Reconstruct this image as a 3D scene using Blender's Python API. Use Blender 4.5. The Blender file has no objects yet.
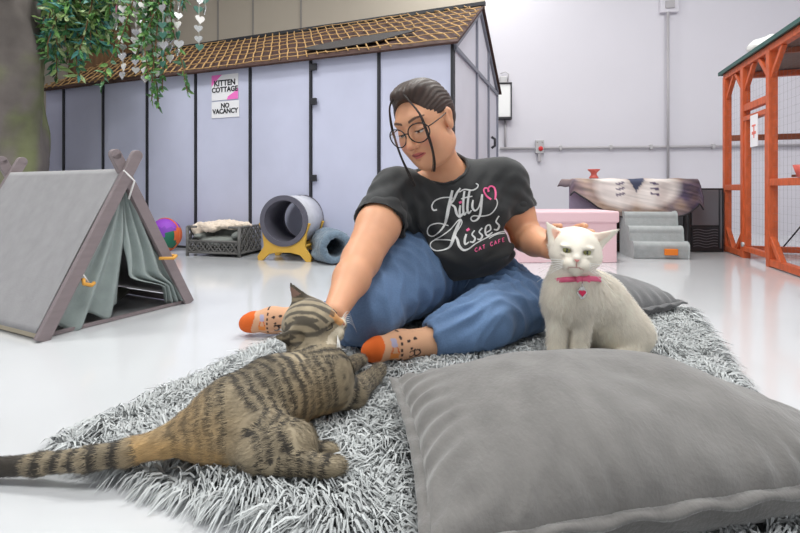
import bpy, math, random
import numpy as np
from mathutils import Vector, Matrix, Euler
from mathutils.bvhtree import BVHTree
random.seed(7); RNG = np.random.default_rng(11)
scene = bpy.context.scene
C = scene.collection
F, CX, HY, HC = 470.0, 400.0, 190.0, 0.50
def P(x, y, d):            # point at picture position (x, y), d metres in front of the camera
    return np.array([(x-CX)/F*d, d, HC+(HY-y)/F*d])
def V(*a): return np.array(a, float)
def nrm(a): a = np.asarray(a, float); return a/np.linalg.norm(a)

# ---------------------------------------------------------------- materials
def mat(name, col, rough=.6, metal=0, var=0, vscale=20, bump=0, bscale=60, attr=None, col2=None, sheen=0, spec=.5, stretch=None, trans=0, alpha=1, emit=0, sss=0, coat=0):
    m = bpy.data.materials.new(name); m.use_nodes = True
    nt = m.node_tree; N = nt.nodes; L = nt.links; b = N['Principled BSDF']
    b.inputs['Base Color'].default_value = (*col, 1); b.inputs['Roughness'].default_value = rough
    b.inputs['Metallic'].default_value = metal; b.inputs['Specular IOR Level'].default_value = spec
    b.inputs['Sheen Weight'].default_value = sheen; b.inputs['Transmission Weight'].default_value = trans
    b.inputs['Alpha'].default_value = alpha; b.inputs['Coat Weight'].default_value = coat
    if sss:
        b.inputs['Subsurface Weight'].default_value = sss; b.inputs['Subsurface Scale'].default_value = .01
    if emit:
        b.inputs['Emission Color'].default_value = (*col, 1); b.inputs['Emission Strength'].default_value = emit
    tc = N.new('ShaderNodeTexCoord'); mp = N.new('ShaderNodeMapping'); L.new(tc.outputs['Object'], mp.inputs['Vector'])
    if stretch: mp.inputs['Scale'].default_value = stretch
    src = None
    if attr:
        a = N.new('ShaderNodeAttribute'); a.attribute_name = attr; src = a.outputs['Color']
        L.new(src, b.inputs['Base Color'])
    if var or col2:
        n = N.new('ShaderNodeTexNoise'); n.inputs['Scale'].default_value = vscale; n.inputs['Detail'].default_value = 5
        L.new(mp.outputs[0], n.inputs['Vector'])
        if col2:
            r = N.new('ShaderNodeValToRGB'); r.color_ramp.elements[0].position = .38; r.color_ramp.elements[1].position = .62
            r.color_ramp.elements[0].color = (*col, 1); r.color_ramp.elements[1].color = (*col2, 1)
            L.new(n.outputs['Fac'], r.inputs[0]); L.new(r.outputs[0], b.inputs['Base Color'])
        else:
            mr = N.new('ShaderNodeMapRange'); mr.inputs['From Min'].default_value = .3; mr.inputs['From Max'].default_value = .7
            mr.inputs['To Min'].default_value = 1-var; mr.inputs['To Max'].default_value = 1+var
            L.new(n.outputs['Fac'], mr.inputs['Value'])
            vm = N.new('ShaderNodeVectorMath'); vm.operation = 'SCALE'
            if src: L.new(src, vm.inputs[0])
            else: vm.inputs[0].default_value = col
            L.new(mr.outputs[0], vm.inputs['Scale']); L.new(vm.outputs[0], b.inputs['Base Color'])
    if bump:
        n2 = N.new('ShaderNodeTexNoise'); n2.inputs['Scale'].default_value = bscale; n2.inputs['Detail'].default_value = 4
        L.new(mp.outputs[0], n2.inputs['Vector'])
        bp = N.new('ShaderNodeBump'); bp.inputs['Strength'].default_value = bump; bp.inputs['Distance'].default_value = .004
        L.new(n2.outputs['Fac'], bp.inputs['Height']); L.new(bp.outputs[0], b.inputs['Normal'])
    return m

# ---------------------------------------------------------------- objects
def tag(o, label=None, cat=None, group=None, kind=None):
    if label: o['label'] = label
    if cat: o['category'] = cat
    if group: o['group'] = group
    if kind: o['kind'] = kind
    return o
def thing(name, loc, label, cat, group=None):
    o = bpy.data.objects.new(name, None); C.objects.link(o); o.location = tuple(loc); o.empty_display_size = .05
    return tag(o, label, cat, group)
def rootloc(p):
    while p is not None and p.parent is not None: p = p.parent
    return np.array(p.location) if p is not None else np.zeros(3)
def mk(name, verts, faces, m, parent=None, smooth=True, bevel=0, col=None, matidx=None, subsurf=0, solid=0, auto=None, origin=None):
    verts = np.asarray(verts, float)
    off = rootloc(parent) if parent is not None else (np.array(origin, float) if origin is not None else np.zeros(3))
    me = bpy.data.meshes.new(name)
    if isinstance(faces, np.ndarray):
        nv, nf, k = len(verts), len(faces), faces.shape[1]
        me.vertices.add(nv); me.vertices.foreach_set('co', (verts-off).astype(np.float32).ravel())
        me.loops.add(nf*k); me.loops.foreach_set('vertex_index', faces.astype(np.int32).ravel())
        me.polygons.add(nf); me.polygons.foreach_set('loop_start', np.arange(0, nf*k, k, dtype=np.int32))
        me.update(calc_edges=True); me.validate()
    else:
        me.from_pydata([tuple(v) for v in verts-off], [], [tuple(int(i) for i in f) for f in faces])
    for q in (m if isinstance(m, (list, tuple)) else [m]): me.materials.append(q)
    me.polygons.foreach_set('use_smooth', [smooth]*len(me.polygons))
    if matidx is not None: me.polygons.foreach_set('material_index', np.asarray(matidx, np.int32))
    if col is not None:
        a = me.color_attributes.new('Col', 'FLOAT_COLOR', 'POINT')
        a.data.foreach_set('color', np.hstack([np.asarray(col, np.float32), np.ones((len(col), 1), np.float32)]).ravel())
    me.update()
    o = bpy.data.objects.new(name, me); C.objects.link(o)
    if parent is not None: o.parent = parent
    elif origin is not None: o.location = tuple(origin)
    if solid:
        s = o.modifiers.new('s', 'SOLIDIFY'); s.thickness = solid; s.offset = 0
    if bevel:
        b = o.modifiers.new('b', 'BEVEL'); b.width = bevel; b.segments = 2; b.limit_method = 'ANGLE'; b.angle_limit = .6
    if subsurf:
        s = o.modifiers.new('u', 'SUBSURF'); s.levels = subsurf; s.render_levels = subsurf
    return o

class MB:
    def __init__(s, M=None): s.v = []; s.f = []; s.M = M or Matrix.Identity(4)
    def add(s, vs, fs, M=None):
        n = len(s.v); M = s.M @ M if M is not None else s.M
        s.v += [tuple(M @ Vector(v)) for v in vs]; s.f += [tuple(i+n for i in f) for f in fs]; return s
    def box(s, lo, hi, M=None):
        x0, y0, z0 = lo; x1, y1, z1 = hi
        return s.add([(x0,y0,z0),(x1,y0,z0),(x1,y1,z0),(x0,y1,z0),(x0,y0,z1),(x1,y0,z1),(x1,y1,z1),(x0,y1,z1)],
                     [(0,3,2,1),(4,5,6,7),(0,1,5,4),(1,2,6,5),(2,3,7,6),(3,0,4,7)], M)
    def beam(s, a, b, w, h, up=(0,0,1), ext=0):
        a = Vector(a); b = Vector(b); d = (b-a); L = d.length; d.normalize(); a = a-d*ext; L += 2*ext
        sx = d.cross(Vector(up)); sx.normalize(); u = sx.cross(d)
        M = Matrix((( sx.x, d.x, u.x, a.x),(sx.y, d.y, u.y, a.y),(sx.z, d.z, u.z, a.z),(0,0,0,1)))
        return s.box((-w/2,0,-h/2),(w/2,L,h/2), M)
    def tube(s, pts, r, n=8, closed=False, cap=True):
        pts = [Vector(p) for p in pts]; m = len(pts); base = len(s.v); rs = r if hasattr(r, '__len__') else [r]*m
        up = Vector((0,0,1)); prev = None
        for i, p in enumerate(pts):
            t = (pts[(i+1) % m]-pts[i-1]) if closed else (pts[min(i+1, m-1)]-pts[max(i-1, 0)])
            t.normalize()
            if prev is None:
                a = t.cross(up)
                if a.length < .1: a = t.cross(Vector((1,0,0)))
            else: a = prev-t*prev.dot(t)
            a.normalize(); prev = a; b = t.cross(a)
            for k in range(n):
                q = 2*math.pi*k/n; s.v.append(tuple(s.M @ (p+(a*math.cos(q)+b*math.sin(q))*rs[i])))
        for i in range(m if closed else m-1):
            j = (i+1) % m
            for k in range(n):
                l = (k+1) % n; s.f.append((base+i*n+k, base+i*n+l, base+j*n+l, base+j*n+k))
        if cap and not closed:
            s.f.append(tuple(base+k for k in range(n))[::-1]); s.f.append(tuple(base+(m-1)*n+k for k in range(n)))
        return s
    def lathe(s, prof, n=24, M=None, close=False):
        vs = []; fs = []; m = len(prof)
        for (r, z) in prof:
            for k in range(n): vs.append((r*math.cos(2*math.pi*k/n), r*math.sin(2*math.pi*k/n), z))
        for i in range(m if close else m-1):
            j = (i+1) % m
            for k in range(n): l = (k+1) % n; fs.append((i*n+k, i*n+l, j*n+l, j*n+k))
        if not close: fs.append(tuple(range(n))[::-1]); fs.append(tuple((m-1)*n+k for k in range(n)))
        return s.add(vs, fs, M)
    def prism(s, poly, y0, y1, M=None):      # poly in local xz, extruded along y
        n = len(poly); vs = [(x, y0, z) for x, z in poly]+[(x, y1, z) for x, z in poly]
        fs = [tuple(range(n)), tuple(range(n, 2*n))[::-1]]+[(i, i+n, (i+1) % n+n, (i+1) % n) for i in range(n)]
        return s.add(vs, fs, M)
    def build(s, name, m, parent=None, **k):
        k.setdefault('smooth', False); return mk(name, s.v, s.f, m, parent, **k)
def frame(o, xd, z=None):          # local frame: origin o, x axis along xd (ground direction), z up
    x = Vector((xd[0], xd[1], 0)).normalized(); y = Vector((-x.y, x.x, 0))
    return Matrix(((x.x, y.x, 0, o[0]),(x.y, y.y, 0, o[1]),(0,0,1,o[2] if len(o) > 2 else 0),(0,0,0,1)))

# ---------------------------------------------------------------- noise, distance fields
_T = RNG.random((32,32,32)).astype(np.float32)*2-1
def noise(p, f=1., seed=0):
    q = np.asarray(p, np.float32)*f+seed*7.31; i = np.floor(q).astype(int); t = q-i; t = t*t*(3-2*t); i &= 31; j = (i+1) & 31
    def g(a, b, c): return _T[a, b, c]
    x0, y0, z0 = i[..., 0], i[..., 1], i[..., 2]; x1, y1, z1 = j[..., 0], j[..., 1], j[..., 2]
    tx, ty, tz = t[..., 0], t[..., 1], t[..., 2]
    a = g(x0,y0,z0)*(1-tx)+g(x1,y0,z0)*tx; b = g(x0,y1,z0)*(1-tx)+g(x1,y1,z0)*tx
    c = g(x0,y0,z1)*(1-tx)+g(x1,y0,z1)*tx; d = g(x0,y1,z1)*(1-tx)+g(x1,y1,z1)*tx
    return (a*(1-ty)+b*ty)*(1-tz)+(c*(1-ty)+d*ty)*tz
def fbm(p, f=1., o=3, seed=0):
    return sum(noise(p, f*2**k, seed+k)/2**k for k in range(o))

class Rc:      # tapered round capsule
    def __init__(s, a, b, ra, rb, flat=None, k=1.): s.a = np.array(a, float); s.b = np.array(b, float); s.ra = ra; s.rb = rb; s.flat = None if flat is None else nrm(flat); s.k = k
    def box(s): r = max(s.ra, s.rb); return np.minimum(s.a, s.b)-r, np.maximum(s.a, s.b)+r
    def d(s, p):
        ab = s.b-s.a; q = p-s.a; t = np.clip((q@ab)/(ab@ab), 0, 1)[..., None]; w = q-t*ab
        if s.flat is not None: w = w+(w@s.flat)[..., None]*s.flat*(s.k-1)
        return (np.sqrt((w*w).sum(-1))-(s.ra+(s.rb-s.ra)*t[..., 0]))/(1 if s.flat is None else 1+.35*(s.k-1))
class El:      # ellipsoid, rows of R are its axes
    def __init__(s, c, r, R=None): s.c = np.array(c, float); s.r = np.array(r, float)*np.ones(3); s.R = np.eye(3) if R is None else np.array(R, float)
    def box(s): m = s.r.max(); return s.c-m, s.c+m
    def d(s, p):
        q = (p-s.c)@s.R.T; k0 = np.sqrt(((q/s.r)**2).sum(-1))+1e-9; k1 = np.sqrt(((q/s.r**2)**2).sum(-1))+1e-9
        return k0*(k0-1)/k1
class Pl:      # half space: inside where (p-o).n < 0
    def __init__(s, o, n, lo, hi): s.o = np.array(o, float); s.n = nrm(n); s.lo = lo; s.hi = hi
    def box(s): return np.array(s.lo, float), np.array(s.hi, float)
    def d(s, p): return (p-s.o)@s.n
def axis_grid(lo, hi, h, fine=()):
    xs = [lo]
    while xs[-1] < hi:
        x = xs[-1]; s = h
        for a, b, hh in fine:
            if a-h <= x < b: s = min(s, hh)
        xs.append(x+s)
    return np.array(xs)
class Field:
    def __init__(s, lo, hi, h, fine=((),(),())):
        s.ax = [axis_grid(lo[i], hi[i], h, fine[i]) for i in range(3)]; s.h = h
        s.v = np.full([len(a) for a in s.ax], .05, np.float32)
    def _sub(s, pr, pad):
        lo, hi = pr.box(); sl = []
        for i in range(3):
            a = max(np.searchsorted(s.ax[i], lo[i]-pad)-1, 0); b = min(np.searchsorted(s.ax[i], hi[i]+pad)+1, len(s.ax[i])); sl.append(slice(a, max(b, a)))
        sl = tuple(sl); g = np.stack(np.meshgrid(*[s.ax[i][sl[i]] for i in range(3)], indexing='ij'), -1).astype(np.float32)
        return sl, g
    def add(s, pr, k=.01, inf=0):
        sl, g = s._sub(pr, max(k, 2*s.h)+max(inf, 0)+.01)
        if g.size == 0: return s
        d = pr.d(g)-inf; v = s.v[sl]
        h = np.maximum(k-np.abs(v-d), 0)/k; s.v[sl] = np.minimum(v, d)-h*h*k*.25; return s
    def cut(s, pr, k=.006, inf=0):
        sl, g = s._sub(pr, max(k, 2*s.h)+max(inf, 0))
        if g.size == 0: return s
        d = -(pr.d(g)-inf); v = s.v[sl]
        h = np.maximum(k-np.abs(v-d), 0)/k; s.v[sl] = np.maximum(v, d)+h*h*k*.25; return s
    def mesh(s):
        v = s.v; ins = v < 0; nx, ny, nz = v.shape
        corners = [(a, b, c) for a in (0,1) for b in (0,1) for c in (0,1)]
        cnt = np.zeros((nx-1, ny-1, nz-1), np.uint8)
        for a, b, c in corners: cnt += ins[a:nx-1+a, b:ny-1+b, c:nz-1+c]
        I = np.argwhere((cnt > 0) & (cnt < 8)); n = len(I)
        idx = {}; lin = (I[:, 0]*(ny-1)+I[:, 1])*(nz-1)+I[:, 2]
        vals = {c: v[I[:, 0]+c[0], I[:, 1]+c[1], I[:, 2]+c[2]] for c in corners}
        acc = np.zeros((n, 3)); w = np.zeros(n)
        for a in corners:
            for ax in range(3):
                if a[ax] == 1: continue
                b = list(a); b[ax] = 1; b = tuple(b)
                va, vb = vals[a], vals[b]; m = (va < 0) != (vb < 0)
                t = np.where(m, va/np.where(m, va-vb, 1), 0)
                p = np.tile(np.array(a, float), (n, 1)); p[:, ax] = t
                acc[m] += p[m]; w[m] += 1
        acc /= w[:, None]
        pos = np.zeros((n, 3))
        for i in range(3):
            A = s.ax[i]; pos[:, i] = A[I[:, i]]+acc[:, i]*(A[I[:, i]+1]-A[I[:, i]])
        def look(J):
            L = (J[:, 0]*(ny-1)+J[:, 1])*(nz-1)+J[:, 2]; k = np.searchsorted(lin, L); return k
        faces = []
        for ax in range(3):
            sa = [slice(1, -1)]*3; sb = [slice(1, -1)]*3; sa[ax] = slice(0, -1); sb[ax] = slice(1, None)
            A, B = ins[tuple(sa)], ins[tuple(sb)]
            for flip in (0, 1):
                E = np.argwhere((A & ~B) if not flip else (~A & B))
                if not len(E): continue
                off = [1, 1, 1]; off[ax] = 0; E = E+np.array(off)
                u, w2 = (ax+1) % 3, (ax+2) % 3
                q = []
                for du, dw in ((-1,-1),(0,-1),(0,0),(-1,0)):
                    J = E.copy(); J[:, u] += du; J[:, w2] += dw; q.append(look(J))
                q = np.stack(q, 1)
                faces.append(q if not flip else q[:, ::-1])
        return pos, np.vstack(faces)
def vnormals(v, f):
    n = np.zeros_like(v); a = v[f[:, 2]]-v[f[:, 0]]; b = v[f[:, 3 if f.shape[1] == 4 else 1]]-v[f[:, 1 if f.shape[1] == 4 else 0]]
    fn = np.cross(a, b)
    for k in range(f.shape[1]): np.add.at(n, f[:, k], fn)
    return n/(np.linalg.norm(n, axis=1)[:, None]+1e-12)
def relax(v, f, it=2, lam=.5):
    for _ in range(it):
        s = np.zeros_like(v); c = np.zeros(len(v)); k = f.shape[1]
        for i in range(k):
            a, b = f[:, i], f[:, (i+1) % k]; np.add.at(s, a, v[b]); np.add.at(s, b, v[a]); np.add.at(c, a, 1); np.add.at(c, b, 1)
        v = v+lam*(s/c[:, None]-v)
    return v
def seg_t(p, a, b):
    ab = b-a; t = np.clip(((p-a)@ab)/(ab@ab), 0, 1); return t, np.linalg.norm(p-(a+t[:, None]*ab), axis=1)
def hexc(r, g, b):       # sRGB 0-255 -> linear
    f = lambda c: (c/255/12.92) if c/255 <= .04045 else ((c/255+.055)/1.055)**2.4
    return (f(r), f(g), f(b))
def sm(x, a, b): t = np.clip((x-a)/(b-a), 0, 1); return t*t*(3-2*t)

def blades(v, f, n, length, width, flow, lean, colfn, jitter=.3, seg=1, lift=0., gravity=0., mask=None, rng=None, keepn=True, lenfn=None):
    """fine hairs standing on a surface -> verts, faces(quads), colours, normals"""
    rng = rng or RNG
    tri = np.vstack([f[:, [0,1,2]], f[:, [0,2,3]]]) if f.shape[1] == 4 else f
    a, b, c = v[tri[:, 0]], v[tri[:, 1]], v[tri[:, 2]]
    ar = np.linalg.norm(np.cross(b-a, c-a), axis=1)
    if mask is not None: ar = ar*mask[tri[:, 0]]
    k = rng.choice(len(tri), n, p=ar/ar.sum()); r1 = np.sqrt(rng.random(n)); r2 = rng.random(n)
    w = np.stack([1-r1, r1*(1-r2), r1*r2], 1)[..., None]
    p = a[k]*w[:, 0]+b[k]*w[:, 1]+c[k]*w[:, 2]
    vn = vnormals(v, f); nn = vn[tri[k, 0]]*w[:, 0]+vn[tri[k, 1]]*w[:, 1]+vn[tri[k, 2]]*w[:, 2]
    nn /= np.linalg.norm(nn, axis=1)[:, None]+1e-9
    fl = flow(p); fl = fl-(fl*nn).sum(1)[:, None]*nn; fl += rng.normal(0, jitter, (n, 3)); fl -= (fl*nn).sum(1)[:, None]*nn
    fl /= np.linalg.norm(fl, axis=1)[:, None]+1e-9
    d = fl*math.cos(lean)+nn*math.sin(lean)
    side = np.cross(d, nn); side /= np.linalg.norm(side, axis=1)[:, None]+1e-9
    L = length*(.6+.8*rng.random(n)); 
    if lenfn is not None: L = L*lenfn(p)
    L = L[:, None]
    base = p-nn*.001; W = side*width*.5
    mid = base+d*L*.5+nn*L*.06; tip = base+d*L
    vs = np.stack([base-W, base+W, mid+W*.7, mid-W*.7, tip+W*.12, tip-W*.12], 1).reshape(-1, 3)
    i = np.arange(n)*6; fs = np.vstack([np.stack([i, i+1, i+2, i+3], 1), np.stack([i+3, i+2, i+4, i+5], 1)])
    col = np.repeat(colfn(p, k, tri, w), 6, 0); return vs, fs, col, np.repeat(nn, 6, 0)
def set_normals(o, n):
    o.data.normals_split_custom_set_from_vertices([tuple(x) for x in n.astype(float)])
# ================================================================ the room
WP0 = np.array([1.0, 5.8]); WD = nrm([1.0, -.13]); WN = np.array([-WD[1], WD[0]])    # back wall line; WN points away from the camera
def onwall(px, py, gap=0.):            # point of the back wall seen at (px, py)
    k = np.array([(px-CX)/F, 1.0]); d = (WP0@WN-gap)/(k@WN); return P(px, py, d)
m_floor = mat('glossy_white_floor', hexc(206,207,210), rough=.14, var=.03, vscale=1.5, bump=.05, bscale=2.5, spec=.5, coat=.2)
m_wall = mat('white_wall_paint', hexc(216,213,221), rough=.75, var=.012, vscale=1.2, bump=.05, bscale=40)
m_beige = mat('beige_wall', hexc(186,176,162), rough=.75, var=.02, vscale=1.2, bump=.05, bscale=40)
m_ceil = mat('ceiling_paint', (.75,.75,.75), rough=.9)
m_grey = mat('grey_conduit_paint', hexc(176,172,176), rough=.5)
m_seam = mat('wall_seam', hexc(150,145,140), rough=.8)
def quad(name, pts, m, kind='structure'):
    o = mk(name, pts, [tuple(range(len(pts)))], m, smooth=False); o['kind'] = kind; return o
def wallp(x, z, off=0.): y = WP0[1]-.13*(x-WP0[0]); return (x-WN[0]*off, y-WN[1]*off, z)
b = MB(); b.box((-5.6,-3.2,-.1),(5.3,7.2,0)); fl = b.build('floor', m_floor); fl['kind'] = 'structure'
CH = 3.9
# back wall: right part white, left part beige
b = MB(frame((1.05, wallp(1.05,0)[1], 0), WD)); b.box((0,0,0),(4.3,.1,CH)); o = b.build('wall_back_right', m_wall); o['kind'] = 'structure'
b = MB(frame((1.05, wallp(1.05,0)[1], 0), WD)); b.box((-6.7,0,0),(0,.1,CH)); o = b.build('wall_back_left', m_beige); o['kind'] = 'structure'
b = MB(); b.box((-5.7,-3.2,0),(-5.6,6.7,CH)); o = b.build('wall_left', m_wall); o['kind'] = 'structure'
b = MB(); b.box((5.3,-3.2,0),(5.4,5.24,CH)); o = b.build('wall_right', m_wall); o['kind'] = 'structure'
b = MB(); b.box((-5.7,-3.2,CH),(5.4,7.2,CH+.1)); o = b.build('ceiling', m_ceil); o['kind'] = 'structure'
# vertical seams of the beige panels
n = 1
for px in (218, 253, 301):
    p = onwall(px, 30, .004); b = MB(frame((p[0], p[1], 0), WD)); b.box((-.012,-.006,0),(.012,.004,CH)); o = b.build('trim_%d' % n, m_seam); o['kind'] = 'structure'; n += 1
# pipes and boxes on the white wall
m_plate = mat('galvanised_box', hexc(190,188,190), rough=.45, metal=.3)
m_red = mat('red_plastic', hexc(205,40,45), rough=.4)
a = onwall(500,149.2,.03); c = onwall(860,149.2,.03); a[2] = c[2] = 1.005
t = thing('wall_conduit', (a+c)/2, 'long horizontal grey conduit pipe fixed along the white back wall', 'pipe')
MB().tube([a, c], .017, 10).build('pipe', m_grey, t, smooth=True)
for px in (560, 610, 650, 712):
    p = onwall(px,149.2,.0); p[2] = 1.005; b = MB(frame(p, WD)); b.box((-.014,-.052,-.028),(.014,.0,.028)); b.build('pipe_clip', m_plate, t, bevel=.003)
a = onwall(668,182,.05); c = onwall(668,12,.05)
t = thing('wall_conduit', a, 'vertical grey conduit pipe running up the white back wall to a square plate', 'pipe')
MB().tube([a, c], .015, 10).build('pipe', m_grey, t, smooth=True)
p = onwall(668,6,0); b = MB(frame(p, WD)); b.box((-.1,-.05,-.09),(.1,.0,.09)); b.build('square_plate', m_wall, t, bevel=.006)
b = MB(frame(p, WD)); b.box((-.05,-.065,-.045),(.05,-.045,.045)); b.build('cover', m_grey, t, bevel=.004)
a = onwall(655,182,.02); c = onwall(681,182,.02); b = MB(); b.beam(a, c, .05, .05); b.build('foot_plate', m_wall, t, bevel=.005)
p = onwall(539,147,0)
t = thing('junction_box', p, 'small grey switch box with a red button on the back wall pipe', 'switch box')
b = MB(frame(p, WD)); b.box((-.05,-.06,-.08),(.05,0,.08)); b.build('box_body', m_plate, t, bevel=.006)
b = MB(frame(p, WD)); b.lathe([(.026,0),(.028,.01),(.02,.018)], 16, Matrix.Translation((.01,-.06,-.025)) @ Matrix.Rotation(math.pi/2, 4, 'X')); b.build('button', m_red, t, smooth=True)
b = MB(frame(p, WD)); b.box((-.02,-.05,-.18),(.02,-.005,-.075)); b.build('lower_fitting', m_grey, t, bevel=.004)
for sx in (-.028,.028): MB(frame(p, WD)).tube([(sx,-.058,.05),(sx,-.067,.05)], .008, 8).build('screw', m_seam, t)
# white box lamp by the shed corner
m_dark = mat('dark_metal', hexc(50,50,54), rough=.5, metal=.3)
m_lampw = mat('white_lamp_shade', hexc(240,240,240), rough=.4)
p = onwall(503.5,102,0)
t = thing('wall_lantern', p, 'white rectangular box light with dark edges on the wall beside the shed corner', 'wall light')
M_ = frame(p, WD)
b = MB(M_); b.box((-.075,-.1,-.2),(.075,-.01,.2)); b.build('lamp_box', m_lampw, t, bevel=.008)
b = MB(M_); b.box((-.09,-.115,-.225),(.09,0,-.2)).box((-.09,-.115,.2),(.09,0,.215))
for sx in (-1, 1): b.box((sx*.083-.007,-.112,-.2),(sx*.083+.007,-.098,.2))
b.build('lamp_frame', m_dark, t, bevel=.003)
b = MB(M_); b.box((-.05,-.08,.215),(.04,-.01,.3)); b.build('top_housing', m_plate, t, bevel=.01)
b = MB(M_); b.tube([(.045,-.04,.24),(.06,-.04,.33),(.02,-.04,.36),(-.04,-.04,.34)], .006, 8); b.build('hook', m_plate, t, smooth=True)
b = MB(M_); b.tube([(.02,-.02,-.2),(.02,-.02,-.57)], .012, 8); b.build('drop_pipe', m_grey, t, smooth=True)

# ================================================================ shed
SA = V(.365,3.18,0); SX = nrm([3.92,-1.53,0]); SY = nrm([1.53,3.92,0]); SH = 1.495; SL = 4.21; SD = 1.68; RH = 2.02
MS = frame(SA, SX[:2])     # local x: along the front to the right; y: depth; front wall spans x -SL..0
m_panel = mat('lavender_grey_panel', hexc(198,200,222), rough=.5, var=.025, vscale=6)
m_black = mat('black_strip', hexc(38,38,44), rough=.5)
m_trimg = mat('grey_frame_strip', hexc(120,122,134), rough=.5)
m_board = mat('dark_roof_board', hexc(70,48,44), rough=.85, var=.2, vscale=9)
m_lat = mat('dry_reed_lattice', hexc(176,140,92), rough=.8, var=.25, vscale=25)
m_net = mat('dark_netting', hexc(60,56,56), rough=.9, bump=.6, bscale=150)
shed = thing('cat_shed', SA+SX*(-SL/2)+SY*SD/2, 'long low shed of lavender grey panels with black strips and a woven reed roof', 'shed')
# front panels between the strips
def shx(px):    # picture column -> x along the shed front
    k = (px-CX)/F; # (SA+SX*t).x = k*(SA+SX*t).y
    return (k*SA[1]-SA[0])/(SX[0]-k*SX[1])
seams = [shx(x) for x in (64,103.5,147.5,196,250.5,311,379)]
edges = [-SL]+seams+[0]
for i in range(len(edges)-1):
    b = MB(MS); b.box((edges[i]+.012,0,.02),(edges[i+1]-.012,.03,SH)); b.build('wall_panel', m_panel, shed, bevel=.002)
for x in seams+[-.01]:
    b = MB(MS); b.box((x-.010,-.012,0),(x+.010,.035,SH+.0)); b.build('black_strip', m_black, shed)
xd = shx(311)
for zz in (SH-.06, SH-.32, SH-.90, SH-1.24):
    b = MB(MS); b.box((xd+.005,-.03,zz-.03),(xd+.06,-.012,zz+.02)); b.build('hinge', m_black, shed, bevel=.002)
b = MB(MS); b.box((-SL,.0,0),(0,.028,.02)); b.build('base_rail', m_black, shed)
# gable end on the right
def gz(y): return SH+(RH-SH)*(1-abs(y-SD/2)/(SD/2))
ys = [0, SD*.42, SD*.72, SD]
for i in range(3):
    y0, y1 = ys[i]+.012, ys[i+1]-.012
    pts = [(y0,0),(y1,0),(y1,gz(y1)-.02)]+([(SD/2,RH-.02)] if y0 < SD/2 < y1 else [])+[(y0,gz(y0)-.02)]
    n_ = len(pts); b = MB(MS); b.add([(-.03,y,z) for y,z in pts]+[(0,y,z) for y,z in pts], [tuple(range(n_))[::-1], tuple(range(n_,2*n_))]+[(k,(k+1)%n_,(k+1)%n_+n_,k+n_) for k in range(n_)])
    b.build('gable_panel', mat('pale_gable_panel%d'%i, hexc(205,204,214), rough=.5, var=.03, vscale=5), shed)
b = MB(MS)
for y in ys[1:]: b.beam((.006,y,0),(.006,y,gz(y)-.02), .02, .03, up=(0,1,0))
b.beam((.008,0,SH-.03),(.008,SD,SH-.03), .02, .03).beam((.008,0,SH-.02),(.008,SD/2,RH-.02), .025, .03).beam((.008,SD/2,RH-.02),(.008,SD,SH-.02), .025, .03)
b.build('gable_frame', m_trimg, shed)
b = MB(MS); b.tube([(.04,SD*.7,.98),(.07,SD*.7,.96),(.07,SD*.7,.90),(.04,SD*.7,.88)], .012, 8); b.build('door_latch', m_black, shed, smooth=True)
b = MB(MS); b.box((-SL,SD-.03,0),(0,SD,SH)); b.build('rear_wall', m_panel, shed)
b = MB(MS); b.box((-SL,.03,0),(-SL+.03,SD-.03,SH)); b.build('end_wall', m_panel, shed)
# roof
ov = .06
for s_, nm in ((0,'front'),(1,'rear')):
    y0 = -ov if s_ == 0 else SD+ov; z0 = SH-ov*(RH-SH)/(SD/2)+.02
    b = MB(MS); b.add([(-SL-.05,y0,z0),(.04,y0,z0),(.04,SD/2,RH+.02),(-SL-.05,SD/2,RH+.02)], [(0,1,2,3)]); b.build('roof_board', m_board, shed, solid=.015)
lat = MB(MS); sl = (RH-SH)/(SD/2)
def rp(x, y, up=.032, flip=False): return (-SL-x if flip else x, y, SH+.02+y*sl+up)
random.seed(3)
x = -SL-.5
while x < .05:
    for sgn in (1,):
        a0 = max(x, -SL-.04); y_0 = -ov+(a0-x)*1.2
        x1 = x+(SD/2+ov)/1.2*.85; y1 = SD/2
        if x1 > .04: y1 = -ov+(.04-x)/(x1-x)*(SD/2+ov); x1 = .04
        if a0 > x: y_0 = -ov+(a0-x)/((SD/2+ov)/1.2*.85)*(SD/2+ov)
        if y_0 < SD/2-.05:
            pts = [rp(a0+(x1-a0)*t+random.uniform(-.008,.008), y_0+(y1-y_0)*t, .03+.008*math.sin(t*20+x*9), True) for t in np.linspace(0,1,9)]
            lat.tube(pts, .006, 5)
    x += .085
y = -ov+.01
while y < SD/2:
    pts = [rp(-SL-.04+(SL+.08)*t, y+.016*math.sin(t*13+y*40)+random.uniform(-.006,.006), .034+.003*math.sin(t*90+y*60)) for t in np.linspace(0,1,60)]
    lat.tube(pts, .004, 5); y += .125
lo_ = lat.build('reed_lattice', m_lat, shed, smooth=True)
b = MB(MS); pts = []
for i in range(24):
    q = 2*math.pi*i/24; pts.append(rp(-.80+.42*math.cos(q)*(1+.15*math.sin(3*q)), .13+.11*math.sin(q)+.05*math.cos(q), .042))
b.add(pts, [tuple(range(24))]); b.build('dark_netting', m_net, shed, solid=.006)
b = MB(MS); b.beam((-SL-.05,SD/2,RH+.045),(.05,SD/2,RH+.045), .035, .03); b.build('ridge_strip', m_black, shed)
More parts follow.
